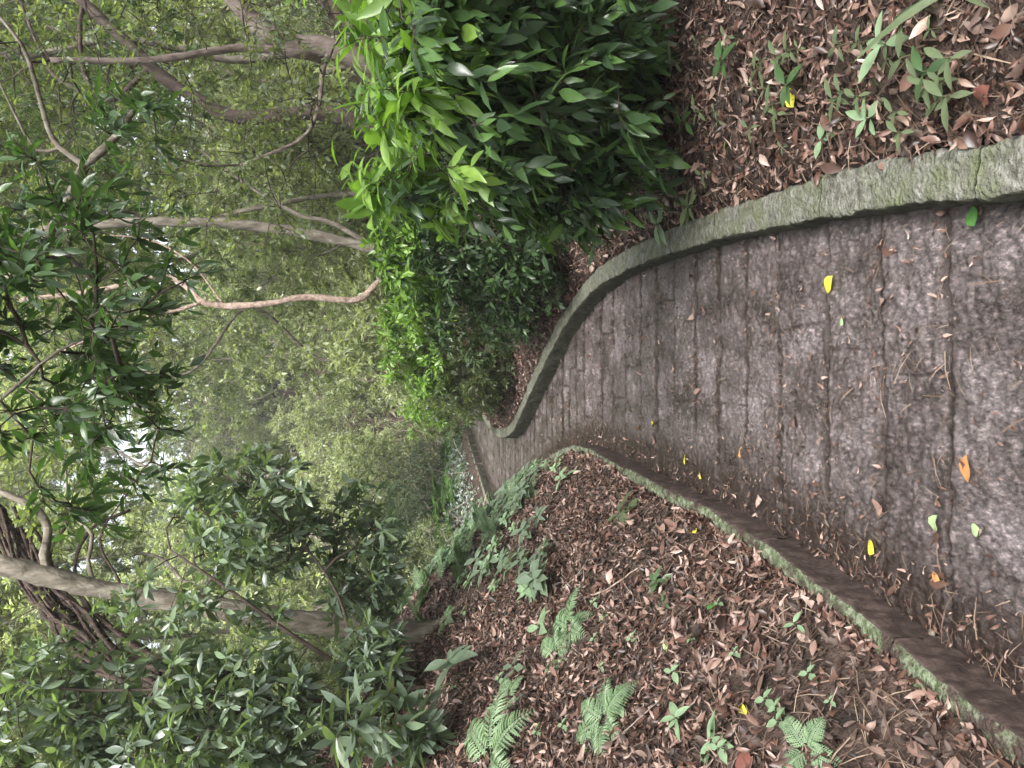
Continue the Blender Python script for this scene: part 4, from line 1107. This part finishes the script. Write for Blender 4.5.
b1 = seedling('small leafy ground plant among others alike round the tip of the bank', at(480, 560), rg, 12, .05, .07, 'leaf_grey', T_M, 'ground_plant', 'plant', group=BG)
for i in range(95):
    if i < 55:
        y = rg.uniform(6.6, 9.4); x = XL(y) - abs(rg.normal(0, .55)) - .12
    else:
        p = at(rg.uniform(440, 560), rg.uniform(500, 600)); x, y = p[0], p[1]
    copy_tree(b0 if i % 2 else b1, None, (x, y, gz(x, y)), rg.uniform(-.6, .6), rg.uniform(.9, 1.9))
SG = 'tiny green seedlings scattered over the left bank'
s0 = seedling('tiny green seedling among others alike in the leaf litter of the left bank', at(640, 640), rg, 4, .03, .03, 'fern', T_M, 'seedling', 'seedling', group=SG)
for i in range(60):
    x, y = rg.uniform(460, 900), rg.uniform(480, 765)
    p = at(x, y)
    if p[0] > XL(p[1]) - .2: continue
    copy_tree(s0, None, p, rg.uniform(-.6, .6), rg.uniform(.5, 1.3))
RG_ = 'small narrow sprouts scattered in the litter right of the kerb'
s1 = seedling('small narrow green sprout among others alike in the litter right of the kerb', at(860, 90), rg, 4, .045, .05, 'leaf_mid', T_L, 'seedling', 'seedling', group=RG_)
for i in range(46):
    p = at(rg.uniform(640, 1010), rg.uniform(0, 200))
    if p[0] < XR(p[1]) + .2: continue
    copy_tree(s1, None, p, rg.uniform(-.9, .9), rg.uniform(.5, 1.4))
# grassy clump with long blades at the top right corner
gb = at(965, -14)
gr = empty('blade_plant', gb, 'clump of long arching green blades in the litter at the right edge', 'plant')
T_B = leaf_tpl([.1, .3, .5, .7, .88], [.05, .075, .075, .055, .03], .3, .45)
for i in range(14):
    th = rg.uniform(0, 6.28); el = rg.uniform(.3, 1.1)
    D = np.array([[math.cos(th) * math.cos(el), math.sin(th) * math.cos(el), math.sin(el)]])
    V, F = place(T_B, gb[None] + (0, 0, .01), D, np.array([[0, 0, 1.]]), rg.uniform(.16, .32), rg.uniform(.9, 1.3))
    mesh('blade', V, F, M['leaf_bush'] if i % 3 else M['leaf_mid'], gr)

# ------------------------------------------------------------------ single fallen leaves, stones and sticks
def fallen(label, x, y, L, mat, ang, W=1.2, z=None, tpl=T_N, rgx=rg, lift=.006):
    p = at(x, y) if z is None else GP(x, y, z)
    if z is None:
        Nn, _ = gnormal(p[0:1], p[1:2]); Nn = Nn[0]; p[2] += .03
    else: Nn = np.array((0, 0, 1.)); p[2] += lift + .006
    D = np.array((math.cos(ang), math.sin(ang), 0)); D = D - Nn * D.dot(Nn); D /= np.linalg.norm(D)
    L, W = L * 1.12, W * 1.4
    base = p - D * L * .5
    V, F = place(tpl, base[None], D[None], nrm(Nn + rgx.normal(0, .12, 3))[None], L, W)
    o = mesh('fallen_leaf', V - p, F, M[mat]); o.location = p
    # a short stalk
    tag(o, label, 'leaf')
    return o
fallen('large yellow leaf lying flat on the stones near the right kerb', 830, 285, .085, 'yellow', 2.2, 1.3, .008)
fallen('round yellow leaf on the wet stones near the dark left kerb', 873, 547, .055, 'yellow', 1.0, 2.0, .008)
fallen('curled orange-brown leaf on the path near the picture edge', 968, 469, .075, 'orange', 2.9, 1.6, .012)
fallen('dark green leaf touching the foot of the mossy kerb', 975, 216, .06, 'greenleaf', .4, 1.7, .008)
fallen('small pale green leaf beside a joint below the yellow leaf', 844, 321, .04, 'palegreen', .8, 1.5, .008)
fallen('round pale green leaf on the path near the right picture edge', 978, 530, .038, 'palegreen', 2.0, 2.0, .008)
fallen('withered olive leaf on the path beside the round pale one', 937, 524, .06, 'palegreen', 2.6, 1.6, .008, T_D)
fallen('thin yellow leaf where the leaf scraps gather by the left kerb', 701, 475, .07, 'yellow', 1.2, 1.0, .010)
fallen('yellow leaf on the path at the corner of the left kerb', 653, 424, .08, 'yellow', 1.8, 1.0, .010)
fallen('dull yellow leaf touching the litter beside the left kerb', 686, 459, .06, 'yellow', .5, 1.2, .010)
fallen('small yellow scrap at the foot of the left kerb', 702, 497, .055, 'yellow', .3, 1.0, .010)
fallen('tiny pinkish leaf alone on the dark stones', 938, 576, .045, 'orange', 1.3, 1.3, .010, T_D)
fallen('brown folded leaf on the stones left of the yellow one', 742, 452, .05, 'orange', .3, 1.0, .012, T_D)
fallen('yellow-green leaf caught in the litter of the left bank', 672, 642, .075, 'palegreen', .8, 1.0)
fallen('bright green round leaf among dead leaves on the bank', 719, 604, .055, 'greenleaf', .2, 1.8)
fallen('yellow curled leaf in the litter of the bank low down', 750, 708, .07, 'yellow', 1.5, .8, tpl=T_D)
fallen('yellow leaf stuck in the litter of the bank beside the kerb', 700, 530, .07, 'yellow', 1.2, .9)
fallen('yellow leaf among dead leaves right of the mossy kerb', 797, 98, .075, 'yellow', .3, 1.5)
fallen('red-brown leaf at the bottom edge of the bank', 752, 760, .09, 'redbrown', .8, 1.4)
fallen('pink-brown broad leaf in the litter at the upper right corner', 993, 97, .07, 'redbrown', 2.0, 1.4, tpl=T_D)

def stick(label, pts, r, mat='needle'):
    P = np.array([at(x, y) + (0, 0, .035) for x, y in pts])
    c = P.mean(0)
    b = Buf(); Q = spline(P, .03); tube(b, Q + rng.normal(0, r * .3, Q.shape) - c, np.linspace(r, r * .5, len(Q)), 6)
    o = b.build('stick', M[mat]); o.location = c; tag(o, label, 'stick')
stick('pale curved dead stick lying across the middle of the bank', [(590, 597), (612, 590), (632, 576), (655, 562)], .006, 'barkpale')
stick('straight dark stick lying up the bank beside the seedlings', [(522, 585), (512, 610), (503, 640)], .007, 'bark')
stick('thin stick crossing the litter near the left kerb corner', [(566, 590), (584, 573), (598, 552)], .005, 'bark')
stick('long thin stick in the litter right of the kerb under the bush', [(683, 172), (700, 150), (712, 120), (735, 95)], .008, 'barkdark')
stick('dead twig slanting through the bank litter at the bottom', [(615, 745), (640, 725), (668, 700)], .004, 'barkpink')

def pebble(label, x, y, r, mat='bark'):
    p = GP(x, y, .0)
    n, m = 10, 7
    th = np.linspace(0, 2 * math.pi, n, endpoint=False); ph = np.linspace(0.05, math.pi - .05, m)
    V = np.array([[math.sin(b) * math.cos(a), math.sin(b) * math.sin(a), math.cos(b) * .7] for b in ph for a in th])
    V = V * (1 + .25 * vn(V[:, 0] * 2 + x, V[:, 1] * 2 + V[:, 2] * 3, 5))[:, None] * r
    ix = np.arange(n * m).reshape(m, n)
    F = np.stack([ix[:-1], ix[1:], np.roll(ix, -1, 1)[1:], np.roll(ix, -1, 1)[:-1]], -1).reshape(-1, 4)
    o = mesh('pebble', V, F, M[mat]); o.location = (p[0], p[1], r * .55); tag(o, label, 'pebble')
pebble('rounded brown pebble against the debris by the left kerb', 934, 633, .014)
pebble('small dark pebble on the path in front of the kerb bend', 638, 325, .014, 'barkdark')

# ------------------------------------------------------------------ misty air under the trees
def haze(dens):
    m, nt, N, L = new_mat('misty_air')
    out = N.new('ShaderNodeOutputMaterial')
    v = N.new('ShaderNodeVolumePrincipled')
    v.inputs['Color'].default_value = (0.93, 0.96, 0.93, 1)
    v.inputs['Density'].default_value = dens
    L.new(v.outputs[0], out.inputs['Volume'])
    x0, x1, y0, y1, z0, z1 = -95, 95, -16, 145, -3, 62
    V = [(x, y, z) for x in (x0, x1) for y in (y0, y1) for z in (z0, z1)]
    F = np.array([(0, 1, 3, 2), (4, 6, 7, 5), (0, 4, 5, 1), (2, 3, 7, 6), (0, 2, 6, 4), (1, 5, 7, 3)])
    tag(mesh('haze', V, F, m, smooth=False), kind='stuff')
haze(0.0013)
